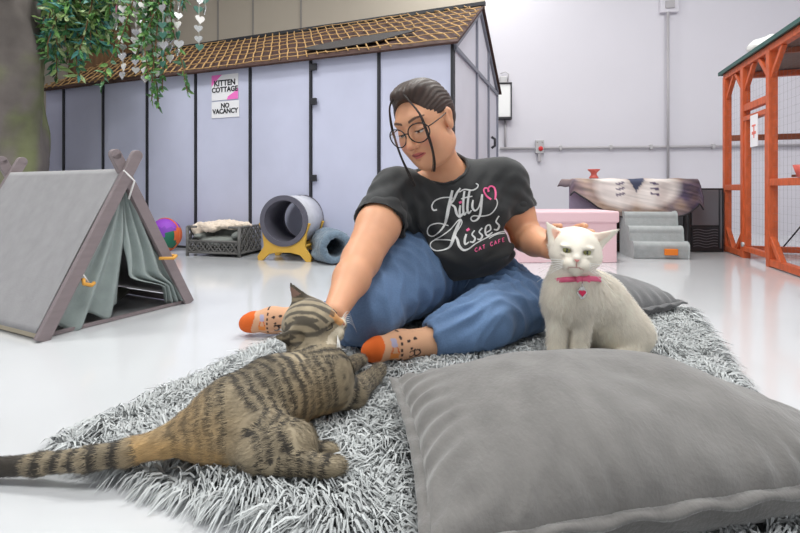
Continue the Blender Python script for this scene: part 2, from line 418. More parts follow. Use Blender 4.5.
# paper signs
def text_mesh(s, size, M, name, m, parent, ext=.0006, bold=0):
    cu = bpy.data.curves.new('t', 'FONT'); cu.body = s; cu.size = size; cu.align_x = 'CENTER'; cu.align_y = 'CENTER'; cu.extrude = ext; cu.offset = bold; cu.resolution_u = 3
    o = bpy.data.objects.new('t', cu); C.objects.link(o); bpy.context.view_layer.update()
    me = bpy.data.meshes.new_from_object(o.evaluated_get(bpy.context.evaluated_depsgraph_get())); bpy.data.objects.remove(o)
    vs = [M @ v.co for v in me.vertices]; fs = [tuple(p.vertices) for p in me.polygons]; bpy.data.meshes.remove(me)
    return mk(name, [tuple(v) for v in vs], fs, m, parent, smooth=False)
m_paper = mat('white_paper', hexc(238,236,240), rough=.8); m_ink = mat('black_ink', hexc(30,30,36), rough=.7)
m_pinkp = mat('pink_print', hexc(244,120,200), rough=.8)
R90 = Matrix.Rotation(math.pi/2, 4, 'X')
def onshed(px, py):
    t = shx(px); d = SA[1]+SX[1]*t; return t, HC+(HY-py)/F*d
x0, z0 = onshed(212,101); x1, z1 = onshed(238.5,73)
t = thing('paper_sign', np.array(MS @ Vector(((x0+x1)/2,-.02,z0))), 'white and pink KITTEN COTTAGE paper sign taped on the shed panel', 'sign')
b = MB(MS); b.box((x0,-.004,z0),(x1,-.002,z1)); b.build('sheet', m_paper, t)
xm, w_, h_ = (x0+x1)/2, x1-x0, z1-z0
b = MB(MS); e = -.0052
b.add([(x0,e,z1),(x0,e,z1-.45*h_),(x0+.12*w_,e,z1-.28*h_),(x0+.35*w_,e,z1-.05*h_),(x0+.4*w_,e,z1)], [(0,1,2,3,4)])
b.build('pink_corner', m_pinkp, t); b = MB(MS); b.add([(x1,e,z0),(x1,e,z0+.42*h_),(x1-.15*w_,e,z0+.28*h_),(x1-.38*w_,e,z0+.12*h_),(x1-.42*w_,e,z0)], [(0,4,3,2,1)])
b.build('pink_corner', m_pinkp, t)
T_ = lambda x, z: MS @ Matrix.Translation((x,-.006,z)) @ R90
text_mesh('KITTEN', .066, T_(xm, z0+.66*h_), 'lettering', m_ink, t, bold=.002); text_mesh('COTTAGE', .058, T_(xm, z0+.4*h_), 'lettering', m_ink, t, bold=.002)
x2, z2 = onshed(212,118.5); x3, z3 = onshed(239.5,100)
t = thing('paper_sign', np.array(MS @ Vector(((x2+x3)/2,-.02,z2))), 'white NO VACANCY paper sign directly below the pink cornered sign', 'sign')
b = MB(MS); b.box((x2,-.0045,z2),(x3,-.0025,z3)); b.build('sheet', m_paper, t)
xm = (x2+x3)/2; h_ = z3-z2
text_mesh('NO', .055, T_(xm, z2+.72*h_), 'lettering', m_ink, t, bold=.002); text_mesh('VACANCY', .055, T_(xm, z2+.38*h_), 'lettering', m_ink, t, bold=.002)
# ================================================================ catio (orange enclosure)
CA = V(2.665,3.84,0); CXd = nrm([-.3,-.954]); MC = frame(CA, CXd)     # x: towards the viewer; local +y is to the right?
m_or = mat('orange_stained_wood', hexc(196,90,48), rough=.5, var=.18, vscale=14, stretch=(3,3,1))
m_roofg = mat('dark_green_roof_edge', hexc(38,84,78), rough=.5)
m_roofp = mat('grey_brown_roof_underside', hexc(120,100,92), rough=.8, var=.1)
m_mesh = mat('wire_mesh', hexc(120,116,118), rough=.5, metal=.3)
m_shelf = mat('brown_shelf', hexc(150,84,56), rough=.6, var=.15)
# the local y axis points to the right of the frame's front line
cat_t = thing('cat_enclosure', CA+V(-.25,-.9,0), 'tall orange wooden cat enclosure with wire mesh and a dark green edged roof', 'cat enclosure')
CL, CW, CHt = 2.0, .75, 1.42
def c_(x, y, z): return (x, y, z)
def beamc(name, segs, w=.045, h=.045, m=m_or):
    b = MB(MC)
    for a, c, in segs: b.beam(a, c, w, h, up=(0,1,0) if abs(a[2]-c[2]) > .01 and abs(a[0]-c[0]) < .001 and abs(a[1]-c[1]) < .001 else (0,0,1))
    return b.build(name, m, cat_t, bevel=.003)
xp = [.02, .39, .82, 1.42, 1.98]
for x in xp: beamc('post', [((x,0,0),(x,0,CHt))], .05, .05)
for x in (.02, .82, 1.98): beamc('post', [((x,CW,0),(x,CW,CHt))], .05, .05)
beamc('top_rail', [((0,0,CHt),(CL,0,CHt))]); beamc('top_rail', [((0,CW,CHt),(CL,CW,CHt))]); beamc('top_rail', [((.02,0,CHt),(.02,CW,CHt))]); beamc('top_rail', [((CL,0,CHt),(CL,CW,CHt))])
beamc('bottom_rail', [((0,0,.03),(.39,0,.03))]); beamc('bottom_rail', [((.82,0,.03),(CL,0,.03))]); beamc('bottom_rail', [((0,CW,.03),(CL,CW,.03))]); beamc('bottom_rail', [((.02,0,.03),(.02,CW,.03))])
beamc('middle_rail', [((0,0,.52),(.39,0,.52))]); beamc('middle_rail', [((.82,0,.55),(CL,0,.55))])
for z in (.52, .92): beamc('middle_rail', [((0,CW,z),(CL,CW,z))], m=m_shelf)
beamc('middle_rail', [((.02,0,.92),(.02,CW,.92))], m=m_shelf)
for x in xp:
    for s_ in (-1, 1):
        x2 = x+s_*.17
        if 0 < x2 < CL: beamc('brace', [((x,0,CHt-.2),(x2,0,CHt-.02))], .028, .028)
for x, s_ in ((.02,1),(.39,-1),(.82,1),(1.42,-1),(1.42,1),(1.98,-1)): beamc('brace', [((x,0,.2),(x+s_*.15,0,.04))], .035, .035)
for x, s_ in ((.02,1),(.82,-1),(.82,1)): beamc('brace', [((x,CW,CHt-.25),(x+s_*.22,CW,CHt-.03))], .035, .03, m_shelf)
for z in (.5,.9): beamc('brace', [((.82,CW,z-.2),(1.0,CW-.2,z-.02))], .03, .03, m_shelf)
# door
dr = beamc('door', [((.43,.0,.06),(.43,.0,1.02)), ((.78,0,.06),(.78,0,1.02)), ((.41,0,1.02),(.80,0,1.02)), ((.41,0,.07),(.80,0,.07))], .045, .035)
b = MB(MC); b.beam((.41,0,1.10),(.80,0,1.10), .04, .05); b.build('door_header', m_or, cat_t, bevel=.003)
b = MB(MC); b.lathe([(.018,-.03),(.018,0)], 12, Matrix.Translation((.41,-.03,.1)) @ R90); b.build('door_knob', m_plate, dr, smooth=True)
# mesh panels (one object: one mesh screen per side)
def screen(name, x0, x1, z0, z1, y, step=.05):
    b = MB(MC); x = x0
    while x < x1: b.box((x-.0003,y-.0003,z0),(x+.0003,y+.0003,z1)); x += step
    z = z0
    while z < z1: b.box((x0,y-.0003,z-.0003),(x1,y+.0003,z+.0003)); z += step
    return b.build(name, m_mesh, cat_t)
screen('wire_mesh', .04, 1.96, .05, 1.4, -.004); screen('wire_mesh', .04, 1.96, .05, 1.4, CW+.004)
# inner shelves, roof
for x0_, x1_, z_ in ((.05,.95,.60),(.9,1.9,.30),(1.0,1.95,.58)):
    b = MB(MC); b.box((x0_,.42,z_),(x1_,CW-.03,z_+.02)); b.build('shelf', m_shelf, cat_t, bevel=.003)
b = MB(MC); b.box((-.03,-.03,CHt+.03),(CL+.05,CW+.08,CHt+.045)); b.build('roof', m_roofp, cat_t)
b = MB(MC); b.box((-.045,-.045,CHt+.022),(CL+.05,-.03,CHt+.05)).box((-.045,-.03,CHt+.022),(-.03,CW+.08,CHt+.05)); b.build('roof_edge', m_roofg, cat_t)
for x in (.7, 1.3):
    b = MB(MC); b.box((x,-.02,CHt-.01),(x+.03,CW,CHt+.025)); b.build('roof_rafter', m_shelf, cat_t)
b = MB(MC); b.tube([(.80,.3,1.0),(.86,.35,.85),(.84,.4,.7),(.78,.35,.62),(.70,.3,.4),(.55,.25,.22),(.48,.2,.1)], .005, 6); tag(b.build('power_cord', m_black, None, smooth=True, origin=tuple(MC @ Vector((.7,.3,.1)))), 'thin dark cord hanging down inside the orange cat enclosure', 'cord')
# paper on the catio door
p = MC @ Vector((.55,-.04,.88))
t = thing('paper_notice', tuple(p), 'white paper with a pink mark hung on the orange enclosure door', 'notice')
b = MB(MC); b.box((.57,-.032,.80),(.69,-.029,1.02)); b.build('sheet', m_paper, t)
b = MB(MC); b.box((.60,-.0335,.94),(.66,-.0325,.952)).box((.625,-.0335,.86),(.64,-.0325,.94)).box((.60,-.0335,.885),(.665,-.0325,.905)); b.build('pink_print', mat('salmon_print', hexc(235,130,120), rough=.8), t)
# white bag on the roof
m_wcloth = mat('white_fabric', hexc(232,230,228), rough=.9, bump=.3, bscale=20)
fd = Field((-.22,-.2,-.05), (.22,.2,.2), .008)
fd.add(El((0,0,.05),(.15,.1,.06)), .03).add(El((.07,0,.04),(.08,.09,.05)), .03).add(El((-.09,.02,.08),(.05,.07,.05)), .04).cut(El((0,0,-.05),(.3,.3,.05)), .01)
v_, f_ = fd.mesh(); v_ = relax(v_, f_, 2); v_ += vnormals(v_, f_)*(fbm(v_, 14, 2)*.012)[:, None]
mm = MC @ Matrix.Translation((.47,.10,CHt+.048)); v_ = (v_-[0,0,v_[:,2].min()]); v_ = np.array([tuple(mm @ Vector(q)) for q in v_])
tag(mk('folded_cloth', v_, f_, m_wcloth, origin=tuple(mm.translation)), 'crumpled white cloth bundle lying on the roof of the orange cat enclosure', 'cloth')
def bowl(name, p, r, h, m, label, cat, grp=None, stand=True):
    prof = [(r*.75,0),(r*.78,.1*h),(r*.5,.35*h),(r*.45,.5*h),(r*.6,.68*h),(r,.9*h),(r,h),(r*.85,h),(r*.6,.8*h)] if stand else [(r*.6,0),(r,h),(r*.9,h),(r*.5,h*.2)]
    b = MB(Matrix.Translation(p)); b.lathe(prof, 28); o = b.build(name, m, None, smooth=True, origin=tuple(p)); tag(o, label, cat, grp); return o
bowl('feeding_bowl', tuple(MC @ Vector((1.22,.0,.574))), .05, .07, mat('terracotta_red', hexc(205,92,80), rough=.45), 'red bowl sitting on the middle rail of the orange enclosure', 'bowl', stand=False)

# ================================================================ dark cabinet beside the enclosure
MK = frame((2.34,3.80,0), (1,-.1))
m_cab = mat('grey_cabinet_metal', hexc(112,112,118), rough=.4, metal=.3); m_cabd = mat('black_cabinet_frame', hexc(40,40,44), rough=.45)
t = thing('metal_cabinet', (2.46,3.95,0), 'dark grey metal cabinet with a slotted vent between printed cloth table and orange enclosure', 'cabinet')
b = MB(MK); b.box((0,.012,.0),(.27,.34,.515)); b.build('body', m_cabd, t, bevel=.006)
b = MB(MK); b.box((.02,0,.215),(.225,.014,.5)); b.build('door', m_cab, t, bevel=.004)
b = MB(MK); b.box((.02,.004,.03),(.225,.016,.2)); b.build('vent_back', m_black, t)
b = MB(MK)
for k in range(7): b.tube([(.03+.185*q, -.001, .045+k*.022+.006*math.sin(q*9)) for q in np.linspace(0,1,12)], .003, 5)
b.build('vent_grille', m_cab, t)
b = MB(MK); b.box((.235,-.004,.03),(.245,.014,.5)); b.build('edge_trim', m_cab, t)
# ================================================================ table under a printed cloth
MT = frame((1.35,3.73,0), (1,-.05)); TW, TD, TH = .93, .36, .58
m_tleg = mat('black_table_metal', hexc(34,34,38), rough=.4)
t = thing('folding_table', (1.79,3.9,0), 'black legged table standing under the big printed cloth', 'table')
b = MB(MT); b.box((.10,0,TH-.03),(TW,TD,TH)); b.build('tabletop', m_tleg, t, bevel=.006)
for x in (.13,TW-.03):
    for y in (.03,TD-.03): MB(MT).tube([(x,y,0),(x,y,TH-.02)], .014, 8).build('leg', m_tleg, t, smooth=True)
for y in (.03,TD-.03): MB(MT).tube([(.13,y,.09),(TW-.03,y,.09)], .008, 8).build('stretcher', m_tleg, t, smooth=True)
# box and lilac cloth stored below
m_lilac = mat('lilac_fabric', hexc(150,140,162), rough=.9, bump=.3, bscale=30)
b = MB(MT); b.box((.04,.10,0),(.60,.33,.33)); o = b.build('storage_box', mat('dark_brown_box', hexc(70,52,46), rough=.7, var=.1), None, bevel=.01, origin=(1.6,3.9,0)); tag(o, 'dark brown box stored in shadow under the cloth covered table', 'box')
# the cloth: printed with two pale paws; procedural print
NU, NV = 90, 60; vs = []; cs = []
tan, dark, white, blue = [np.array(hexc(*c)) for c in ((168,146,132),(78,68,92),(226,218,214),(84,92,120))]
def print_col(u, v):          # u 0..1 across, v 0 top .. 1 bottom hem
    q = np.array([u*3.2, v*1.5, .3]); n1 = float(fbm(q[None], 3, 4)[0]); st = float(noise(np.array([[ (u+v*.5)*4, (v-u*.7)*26, 1.]]), 1)[0])
    c = tan*(1+.5*st)+.12*(n1)*white
    dk = sm(u, .62, .95)*.85+sm(-u, -.12, -.0)*.6; dk = min(max(dk+.5*n1, 0), 1); c = c*(1-dk)+dark*(1+.5*st)*dk
    for pc, sg in ((.35, -1), (.65, 1)):
        du, dv = (u-pc)/.17, (v-.34+(u-pc)*sg*.6)/.36; r = math.sqrt(du*du+dv*dv)
        if r < 1.15:
            k = 1-min(max((r-.75)/.4, 0), 1); c = c*(1-k)+white*(.95+.2*st)*k
            for j in range(3):
                if abs((u-pc)*sg+.02) < .035 and abs(v-.17-.12*j+.6*abs(u-pc)) < .022: c = dark*1.2
    if abs(u-.5)+v*.22 < .075: c = blue*.6
    return np.clip(c, .01, .9)
def hem(u):
    return float(np.interp(u, [0,.06,.2,.36,.5,.72,.86,.96,1], [.07,.12,.22,.29,.33,.32,.27,.21,.12]))
for j in range(NV+1):
    for i in range(NU+1):
        u, q = i/NU, j/NV; x = -.01+1.02*u; sag = .012*math.sin(u*30)
        back = .31; L = hem(u); s_ = q*(back+L+.02)
        if s_ < back: y = TD-.04-s_; z = TH+.008+.004*math.sin(u*25+s_*20); 
        else:
            d_ = s_-back; z = TH+.006-max(d_-.02, 0); y = TD-.04-back-.045*min(d_/.04, 1)+.018*math.sin(u*26+1.3)*min(d_/.15, 1)-.05*(d_ > .0)*d_
        if u < .03: z -= (.03-u)*2.; 
        if u > .97: z -= (u-.97)*4.
        vs.append(tuple(MT @ Vector((x, y, z)))); cs.append(print_col(u, max(s_-back, 0)/.35))
fs = [(j*(NU+1)+i, j*(NU+1)+i+1, (j+1)*(NU+1)+i+1, (j+1)*(NU+1)+i) for j in range(NV) for i in range(NU)]
t = thing('printed_cloth', (1.79,3.9,TH), 'cloth printed with two pale furry paws and purple edges draped over a table', 'cloth')
mk('fabric', vs, fs, mat('printed_fabric', (.5,.5,.5), rough=.85, attr='Col', bump=.2, bscale=60), t, col=cs, solid=.004)
hm = [Vector(vs[NV*(NU+1)+i])+Vector((0,-.004,0)) for i in range(NU+1)]
MB().tube(hm, .006, 6).build('black_hem', m_black, t, smooth=True)
b = MB(MT); b.box((.0,.012,.30),(.90,.03,TH-.06)); tag(b.build('under_cloth', m_lilac, None, origin=(1.79,3.75,.3)), 'plain lilac cloth hanging below the printed one on the table', 'cloth')
pb = np.array(MT @ Vector((.22,.10,TH+.014)))
bowl('feeding_bowl', tuple(pb), .047, .075, mat('coral_red', hexc(206,100,92), rough=.4), 'coral red waisted bowl standing on the printed cloth covered table', 'bowl')
# ================================================================ pink box with lid
MP = frame((.80,3.2,0), (1,0.02))
m_pink = mat('pale_pink_fabric', hexc(232,196,203), rough=.8, bump=.15, bscale=120, sheen=.2)
t = thing('storage_ottoman', (1.15,3.4,0), 'pale pink rectangular storage box with a lid behind the white cat', 'storage box')
b = MB(MP); b.box((0,.01,0),(.69,.39,.29)); b.build('body', m_pink, t, bevel=.008)
b = MB(MP); b.box((-.012,-.004,.275),(.702,.402,.355)); b.build('lid', m_pink, t, bevel=.012)
# ================================================================ grey pet steps
MG = frame((1.70,3.42,0), (1,-.10))
m_plush = mat('grey_plush', hexc(168,173,174), rough=.95, var=.08, vscale=30, bump=.4, bscale=180, sheen=.4)
t = thing('pet_steps', (1.86,3.6,0), 'grey plush three step pet stairs with an orange tag before the printed cloth', 'pet steps')
prof = []
for k, (y, z) in enumerate(((0,.12),(.09,.228),(.18,.334))):
    prof += [(y+.0, z-.05), (y-.001, z-.022), (y+.010, z-.006), (y+.03, z)]
    prof += [(y+.08, z-.004)] if k < 2 else [(y+.08, z-.005), (y+.09, z-.03)]
poly = [(0.01,0)]+prof+[(.27,0)]
b = MB(MG); n_ = len(poly); b.add([(0,y,z) for y,z in poly]+[(.385,y,z) for y,z in poly], [tuple(range(n_)), tuple(range(n_,2*n_))[::-1]]+[(i,(i+1)%n_,(i+1)%n_+n_,i+n_) for i in range(n_)])
b.build('body', m_plush, t, bevel=.008)
b = MB(MG); b.box((.21,-.018,.03),(.30,-.004,.075)); b.build('orange_tag', mat('orange_tag', hexc(236,130,40), rough=.6), t, bevel=.002)
# ================================================================ blue grey plush cave
m_cave = mat('blue_grey_plush', hexc(108,126,142), rough=.95, var=.22, vscale=90, bump=.8, bscale=220, sheen=.3)
fd = Field((-.17,-.06,-.02), (.17,.45,.27), .007)
fd.add(Rc((0,.03,.118),(0,.38,.112),.112,.110), .01).add(El((0,.2,.05),(.135,.2,.05)), .03)
fd.cut(Rc((0,-.1,.115),(0,.30,.115),.062,.062), .02).cut(El((0,-.13,.12),(.3,.12,.3)), .02)
v_, f_ = fd.mesh(); v_ = relax(v_, f_, 2); v_ += vnormals(v_, f_)*(fbm(v_, 40, 2)*.005)[:, None]; v_[:, 2] = np.maximum(v_[:, 2], .0)
mm = frame((-.425,3.13,0), (1,.35)); v_ = np.array([tuple(mm @ Vector(q)) for q in v_])
tag(mk('plush_cat_cave', v_, f_, m_cave, origin=(-.44,3.2,0)), 'fuzzy blue grey cat cave with round hole beside the yellow legged wheel', 'cat cave')
# ================================================================ tunnel wheel on yellow wooden legs
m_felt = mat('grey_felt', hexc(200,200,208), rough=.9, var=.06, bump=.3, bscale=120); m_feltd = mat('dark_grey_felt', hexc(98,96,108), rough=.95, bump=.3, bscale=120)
m_yel = mat('yellow_plywood', hexc(226,178,74), rough=.5, var=.06, vscale=12)
ax = nrm([.055,.25]); MW = frame((-.815,3.30,0), (ax[1],-ax[0]))     # local y runs along the tunnel
t = thing('tunnel_bed', (-.75,3.4,0), 'round grey felt cat tunnel held by yellow wooden legs', 'cat tunnel')
RY = Matrix.Translation((0,0,.283)) @ Matrix.Rotation(-math.pi/2, 4, 'X')
b = MB(MW); b.lathe([(.176,0),(.176,.30),(.162,.30),(.162,0)], 56, RY, close=True); b.build('tunnel_shell', m_felt, t, smooth=True, auto=1)
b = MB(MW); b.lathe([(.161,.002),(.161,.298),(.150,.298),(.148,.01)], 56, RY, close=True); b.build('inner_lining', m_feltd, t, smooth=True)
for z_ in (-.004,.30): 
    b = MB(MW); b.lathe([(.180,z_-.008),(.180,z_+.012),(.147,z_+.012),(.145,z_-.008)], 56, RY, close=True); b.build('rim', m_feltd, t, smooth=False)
def legplate():
    out = [(-.20,0),(-.205,.03),(-.155,.10),(-.168,.2),(-.195,.265),(-.18,.27)]
    arc = [(.180*math.sin(a), .283-.180*math.cos(a)) for a in np.linspace(-1.25, 1.25, 19)]
    out2 = [(-x, z) for x, z in out[::-1]]
    bot = [(.165,0),(.12,.045),(.05,.06),(-.05,.06),(-.12,.045),(-.165,0)]
    return out+arc+out2+bot
for y_ in (.0,.255):
    b = MB(MW); b.prism(legplate(), y_, y_+.022); b.build('leg_plate', m_yel, t, bevel=.002)
for x_, z_ in ((-.13,.10),(.13,.10)): MB(MW).tube([(x_,.01,z_),(x_,.27,z_)], .011, 8).build('cross_bar', m_yel, t, smooth=True)
# ================================================================ woven pet bed
MR = frame((-1.63,3.565,0), (.45,-.11)); RW, RD, RHt = .465, .34, .222
m_rat = mat('grey_brown_rattan', hexc(108,106,104), rough=.7, var=.2, vscale=60)
t = thing('woven_pet_bed', (-1.35,3.7,0), 'grey woven pet sofa bed with short legs against the shed', 'pet bed')
def weave(x0, z0, x1, z1, y, dirx=True, depth=.006, st=.032):
    b = MB(MR); nx = max(2, int((x1-x0)/st)); nz = max(2, int((z1-z0)/st))
    for i in range(nx):
        for sg in (1, -1):
            xc = x0+(i+.5)*(x1-x0)/nx
            for k in range(nz):
                zc = z0+(k+.5)*(z1-z0)/nz; hx, hz = (x1-x0)/nx*.55, (z1-z0)/nz*.55; off = depth*(1 if (i+k) % 2 else -1)*sg
                a = (xc-hx, zc-sg*hz); c = (xc+hx, zc+sg*hz); mid = ((a[0]+c[0])/2, (a[1]+c[1])/2)
                pt = [(a[0], y, a[1]), (mid[0], y-off, mid[1]), (c[0], y, c[1])] if dirx else [(y, a[0], a[1]), (y+off, mid[0], mid[1]), (y, c[0], c[1])]
                b.tube(pt, .0055, 5, cap=False)
    return b
for x in (.012,RW-.012):
    for y in (.012,RD-.012): b = MB(MR); b.tube([(x,y,0),(x,y,RHt)], .012, 8); b.build('post', m_rat, t, smooth=True)
weave(.02,.035,RW-.02,.11,.012).build('front_panel', m_rat, t, smooth=True)
weave(.02,.035,RD-.02,RHt-.01,RW-.012,False).build('side_panel', m_rat, t, smooth=True); weave(.02,.035,RD-.02,RHt-.01,.012,False).build('side_panel', m_rat, t, smooth=True)
weave(.02,.035,RW-.02,RHt-.01,RD-.012).build('back_panel', m_rat, t, smooth=True)
b = MB(MR)
for z in (.03,.115): b.tube([(.012,.012,z),(RW-.012,.012,z)], .009, 8)
for z in (.03,RHt): b.tube([(.012,.012,z),(.012,RD-.012,z),(RW-.012,RD-.012,z),(RW-.012,.012,z)], .009, 8)
b.tube([(.012,.012,RHt),(.09,.012,RHt)], .009, 8).tube([(RW-.1,.012,RHt),(RW-.012,.012,RHt)], .009, 8)
b.build('rim', m_rat, t, smooth=True)
b = MB(MR); b.box((.02,.02,.04),(RW-.02,RD-.02,.05)); b.build('base_board', m_rat, t)
def blob(name, prims, M, m, label, cat, h=.006, nz=(25,.006), parent=None, k=.02):
    los = np.min([p.box()[0] for p in prims], 0)-.03; his = np.max([p.box()[1] for p in prims], 0)+.03
    fd = Field(los, his, h)
    for p in prims: fd.add(p, k)
    v, f = fd.mesh(); v = relax(v, f, 2); v = v+vnormals(v, f)*(fbm(v, nz[0], 3)*nz[1])[:, None]
    v = np.array([tuple(M @ Vector(q)) for q in v]); o = mk(name, v, f, m, parent, origin=None if parent is not None else tuple(v.mean(0)))
    if label: tag(o, label, cat)
    return o
blob('bed_cushion', [El((RW/2,RD/2-.01,.10),(RW/2-.02,RD/2-.02,.045)), El((.07,.13,.15),(.045,.11,.03)), El((RW-.07,.13,.15),(.045,.11,.035)), El((RW/2,RD-.09,.16),(RW/2-.03,.05,.04))], MR, mat('sage_grey_cushion', hexc(132,136,132), rough=.9, bump=.2, bscale=60), 'grey cushion lying inside the woven pet bed', 'cushion')
blob('fleece_blanket', [El((.13,.11,.215),(.105,.07,.04)), El((.05,.08,.20),(.04,.05,.045)), El((.26,.14,.225),(.12,.07,.028)), El((.38,.16,.23),(.08,.06,.024)), El((.20,.2,.235),(.13,.07,.03))], MR, mat('cream_fleece', hexc(232,214,196), rough=1, bump=.4, bscale=120, sheen=.4), 'cream fleece blanket heaped on top of the woven pet bed', 'blanket', nz=(30,.012))
# ================================================================ purple and green play pouch
pp = P(169,250,3.84)
t = thing('play_tunnel', (pp[0],pp[1],0), 'round purple and green striped play tunnel on floor behind the tent', 'play tunnel')
MQ = frame((pp[0]-.03,pp[1],0), (1,-.25))
cols = [hexc(228,110,60), hexc(34,110,86), hexc(40,120,92), hexc(128,60,178), hexc(150,70,196)]
mq = [mat('play_fabric_%s' % n_, c_, rough=.6, bump=.4, bscale=30) for n_, c_ in zip(('orange','green','teal','purple','violet'), cols)]
b = MB(MQ); prof = []; 
for q in np.linspace(0, math.pi, 15): prof.append((.001+.132*math.sin(q)**.7, -.10*math.cos(q)))
b.lathe(prof, 40, Matrix.Translation((0,.0,.135)) @ Matrix.Rotation(math.pi/2, 4, 'X'))
zz = [sum(b.v[i][2] for i in f)/len(f) for f in b.f]; xx = [sum(b.v[i][0] for i in f)/len(f)-pp[0] for f in b.f]
mi = [0 if (z < .035 or (x > .08 and z < .2)) else (1 if z < .12+.05*math.sin(x*30) else (3 if z < .2 else 4)) for z, x in zip(zz, xx)]
b.build('fabric_shell', mq, t, smooth=True, matidx=mi)
b = MB(MQ); b.tube([(.134*math.cos(q), -.0, .135+.134*math.sin(q)) for q in np.linspace(0, 2*math.pi, 40)[:-1]], .006, 6, closed=True); b.build('rim_band', mq[0], t, smooth=True)

# ================================================================ tent
TA, TB = V(-1.195,1.556,0), V(-.93,2.08,0); W_ = TB-TA; TWd = np.linalg.norm(W_); DX = nrm(V(-.892,.451,0)); TL = .85; TZ = .565
MTt = frame(TA, W_[:2])        # local x: along the opening, local y: depth away
m_tw = mat('grey_mauve_wood', hexc(134,122,124), rough=.6, var=.06, vscale=10, stretch=(1,1,6))
m_tf = mat('grey_tent_canvas', hexc(154,152,154), rough=.9, var=.05, vscale=25, bump=.25, bscale=160)
m_tf2 = mat('grey_tent_curtain', hexc(150,160,158), rough=.9, var=.06, vscale=25, bump=.25, bscale=120)
m_ply = mat('pale_plywood', hexc(196,184,160), rough=.6)
t = thing('play_tent', (TA+TB)/2+DX*TL/2, 'small grey canvas A-frame pet tent with heart topped wooden poles', 'tent')
hx = TWd/2; ext = .07; sx_ = hx/TZ
for y in (.0, TL):
    for s_ in (-1, 1):
        a = Vector((hx+s_*hx, y+(.006 if s_ > 0 else -.012), 0)); top = Vector((hx-s_*sx_*ext, y+(.006 if s_ > 0 else -.012), TZ+ext)); b = MB(MTt)
        b.beam(a, top, .022, .042, up=(s_,0,.5)); 
        # rounded end
        M2 = Matrix.Translation(top) @ Matrix.Rotation(math.pi/2, 4, 'X'); b.lathe([(.021,-.011),(.021,.011)], 20, M2)
        b.build('pole', m_tw, t, bevel=.002)
for x in (.012, TWd-.012): b = MB(MTt); b.beam((x,0,.015),(x,TL,.015), .02, .02); b.build('base_bar', m_ply if x < .1 else m_tw, t)
for y in (0, TL): b = MB(MTt); b.beam((0,y+.02,.008),(TWd,y+.02,.008), .012, .012); b.build('base_bar', m_tw, t)
b = MB(MTt); b.tube([(hx,-.015,TZ-.0),(hx,TL+.015,TZ-.0)], .011, 10); b.build('ridge_pole', m_ply, t, smooth=True)
def cloth(fn, nu, nv, name, m=m_tf, th=.003):
    vs = [tuple(MTt @ Vector(fn(i/nu, j/nv))) for j in range(nv+1) for i in range(nu+1)]
    fs = [(j*(nu+1)+i, j*(nu+1)+i+1, (j+1)*(nu+1)+i+1, (j+1)*(nu+1)+i) for j in range(nv) for i in range(nu)]
    return mk(name, vs, fs, m, t, solid=th)
for s_ in (-1, 1):
    def side(u, v, s_=s_):
        z = TZ+.016-(TZ-.01)*v; x = hx+s_*(hx*v*.985+.012); off = .006*math.sin(u*38+v*3)*v*(1-v)*2-.012*math.sin(math.pi*u)*math.sin(math.pi*v)
        return (x+s_*off, .004+u*(TL-.008), z+off*.4)
    cloth(side, 90, 30, 'roof_canvas')
# curtains: near half gathered to the left pole, right one tied back to the far pole
def curt1(u, v):
    z = (TZ-.03)*(1-v)+.012*v; xl = hx-(hx-.03)*v; xr = hx-.004+.012*v
    x = xl+(xr-xl)*u; return (x, .018+.022*math.sin(u*16+v*5)*v+.03*u*v*v, z+.02*math.sin(u*14)*v*v+.02*v*u)
cloth(curt1, 50, 40, 'door_curtain', m_tf2)
def curt2(u, v):
    z = (TZ-.03)*(1-v)+.016*v; edge = hx+(hx-.03)*v
    inner = hx+.004+(.0+.75*(edge-hx))*sm(np.array(v), .70, .86)
    x = float(inner+(edge-inner)*u); return (x, .02+.016*math.sin(u*18+v*6)*min(v*2, 1)+.02*(1-u)*math.sin(v*7), z)
cloth(curt2, 40, 40, 'door_curtain', m_tf2)
def backw(u, v): z = (TZ-.02)*(1-v)+.012*v; w = hx*v*.96; return (hx-w+2*w*u, TL-.015-.012*math.sin(u*12)*v, z)
cloth(backw, 30, 20, 'rear_canvas')
m_tie = mat('yellow_tie', hexc(220,160,70), rough=.7)
zt = .22; xt = hx+hx*(1-zt/TZ)
b = MB(MTt); b.tube([(xt-.05,-.02,zt+.0),(xt+.005,-.035,zt-.005),(xt+.03,-.02,zt),(xt+.02,.03,zt)], .007, 6); b.build('curtain_tie', m_tie, t, smooth=True)
b = MB(MTt); b.tube([(.13,-.016,.185),(.125,-.03,.17),(.15,-.03,.16),(.165,-.02,.165)], .007, 6); b.build('curtain_tie', m_tie, t, smooth=True)
b = MB(MTt); b.tube([(.13,-.012,.24),(.128,-.02,.2),(.145,-.022,.17)], .003, 5); b.build('tie_cord', m_wcloth, t, smooth=True); b = MB(MTt); b.tube([(hx-.02,-.02,TZ+.01),(hx+.02,-.025,TZ-.03),(hx+.0,-.02,TZ-.1)], .004, 5); b.build('tie_cord', m_wcloth, t, smooth=True)
blob('floor_cushion', [El((.32,.45,.035),(.2,.26,.035)), El((.32,.3,.045),(.19,.06,.03))], MTt @ Matrix.Translation((0,0,.0)), mat('olive_grey_cushion', hexc(96,98,88), rough=.95), 'low olive grey cushion lying inside the grey tent', 'cushion', nz=(18,.004))

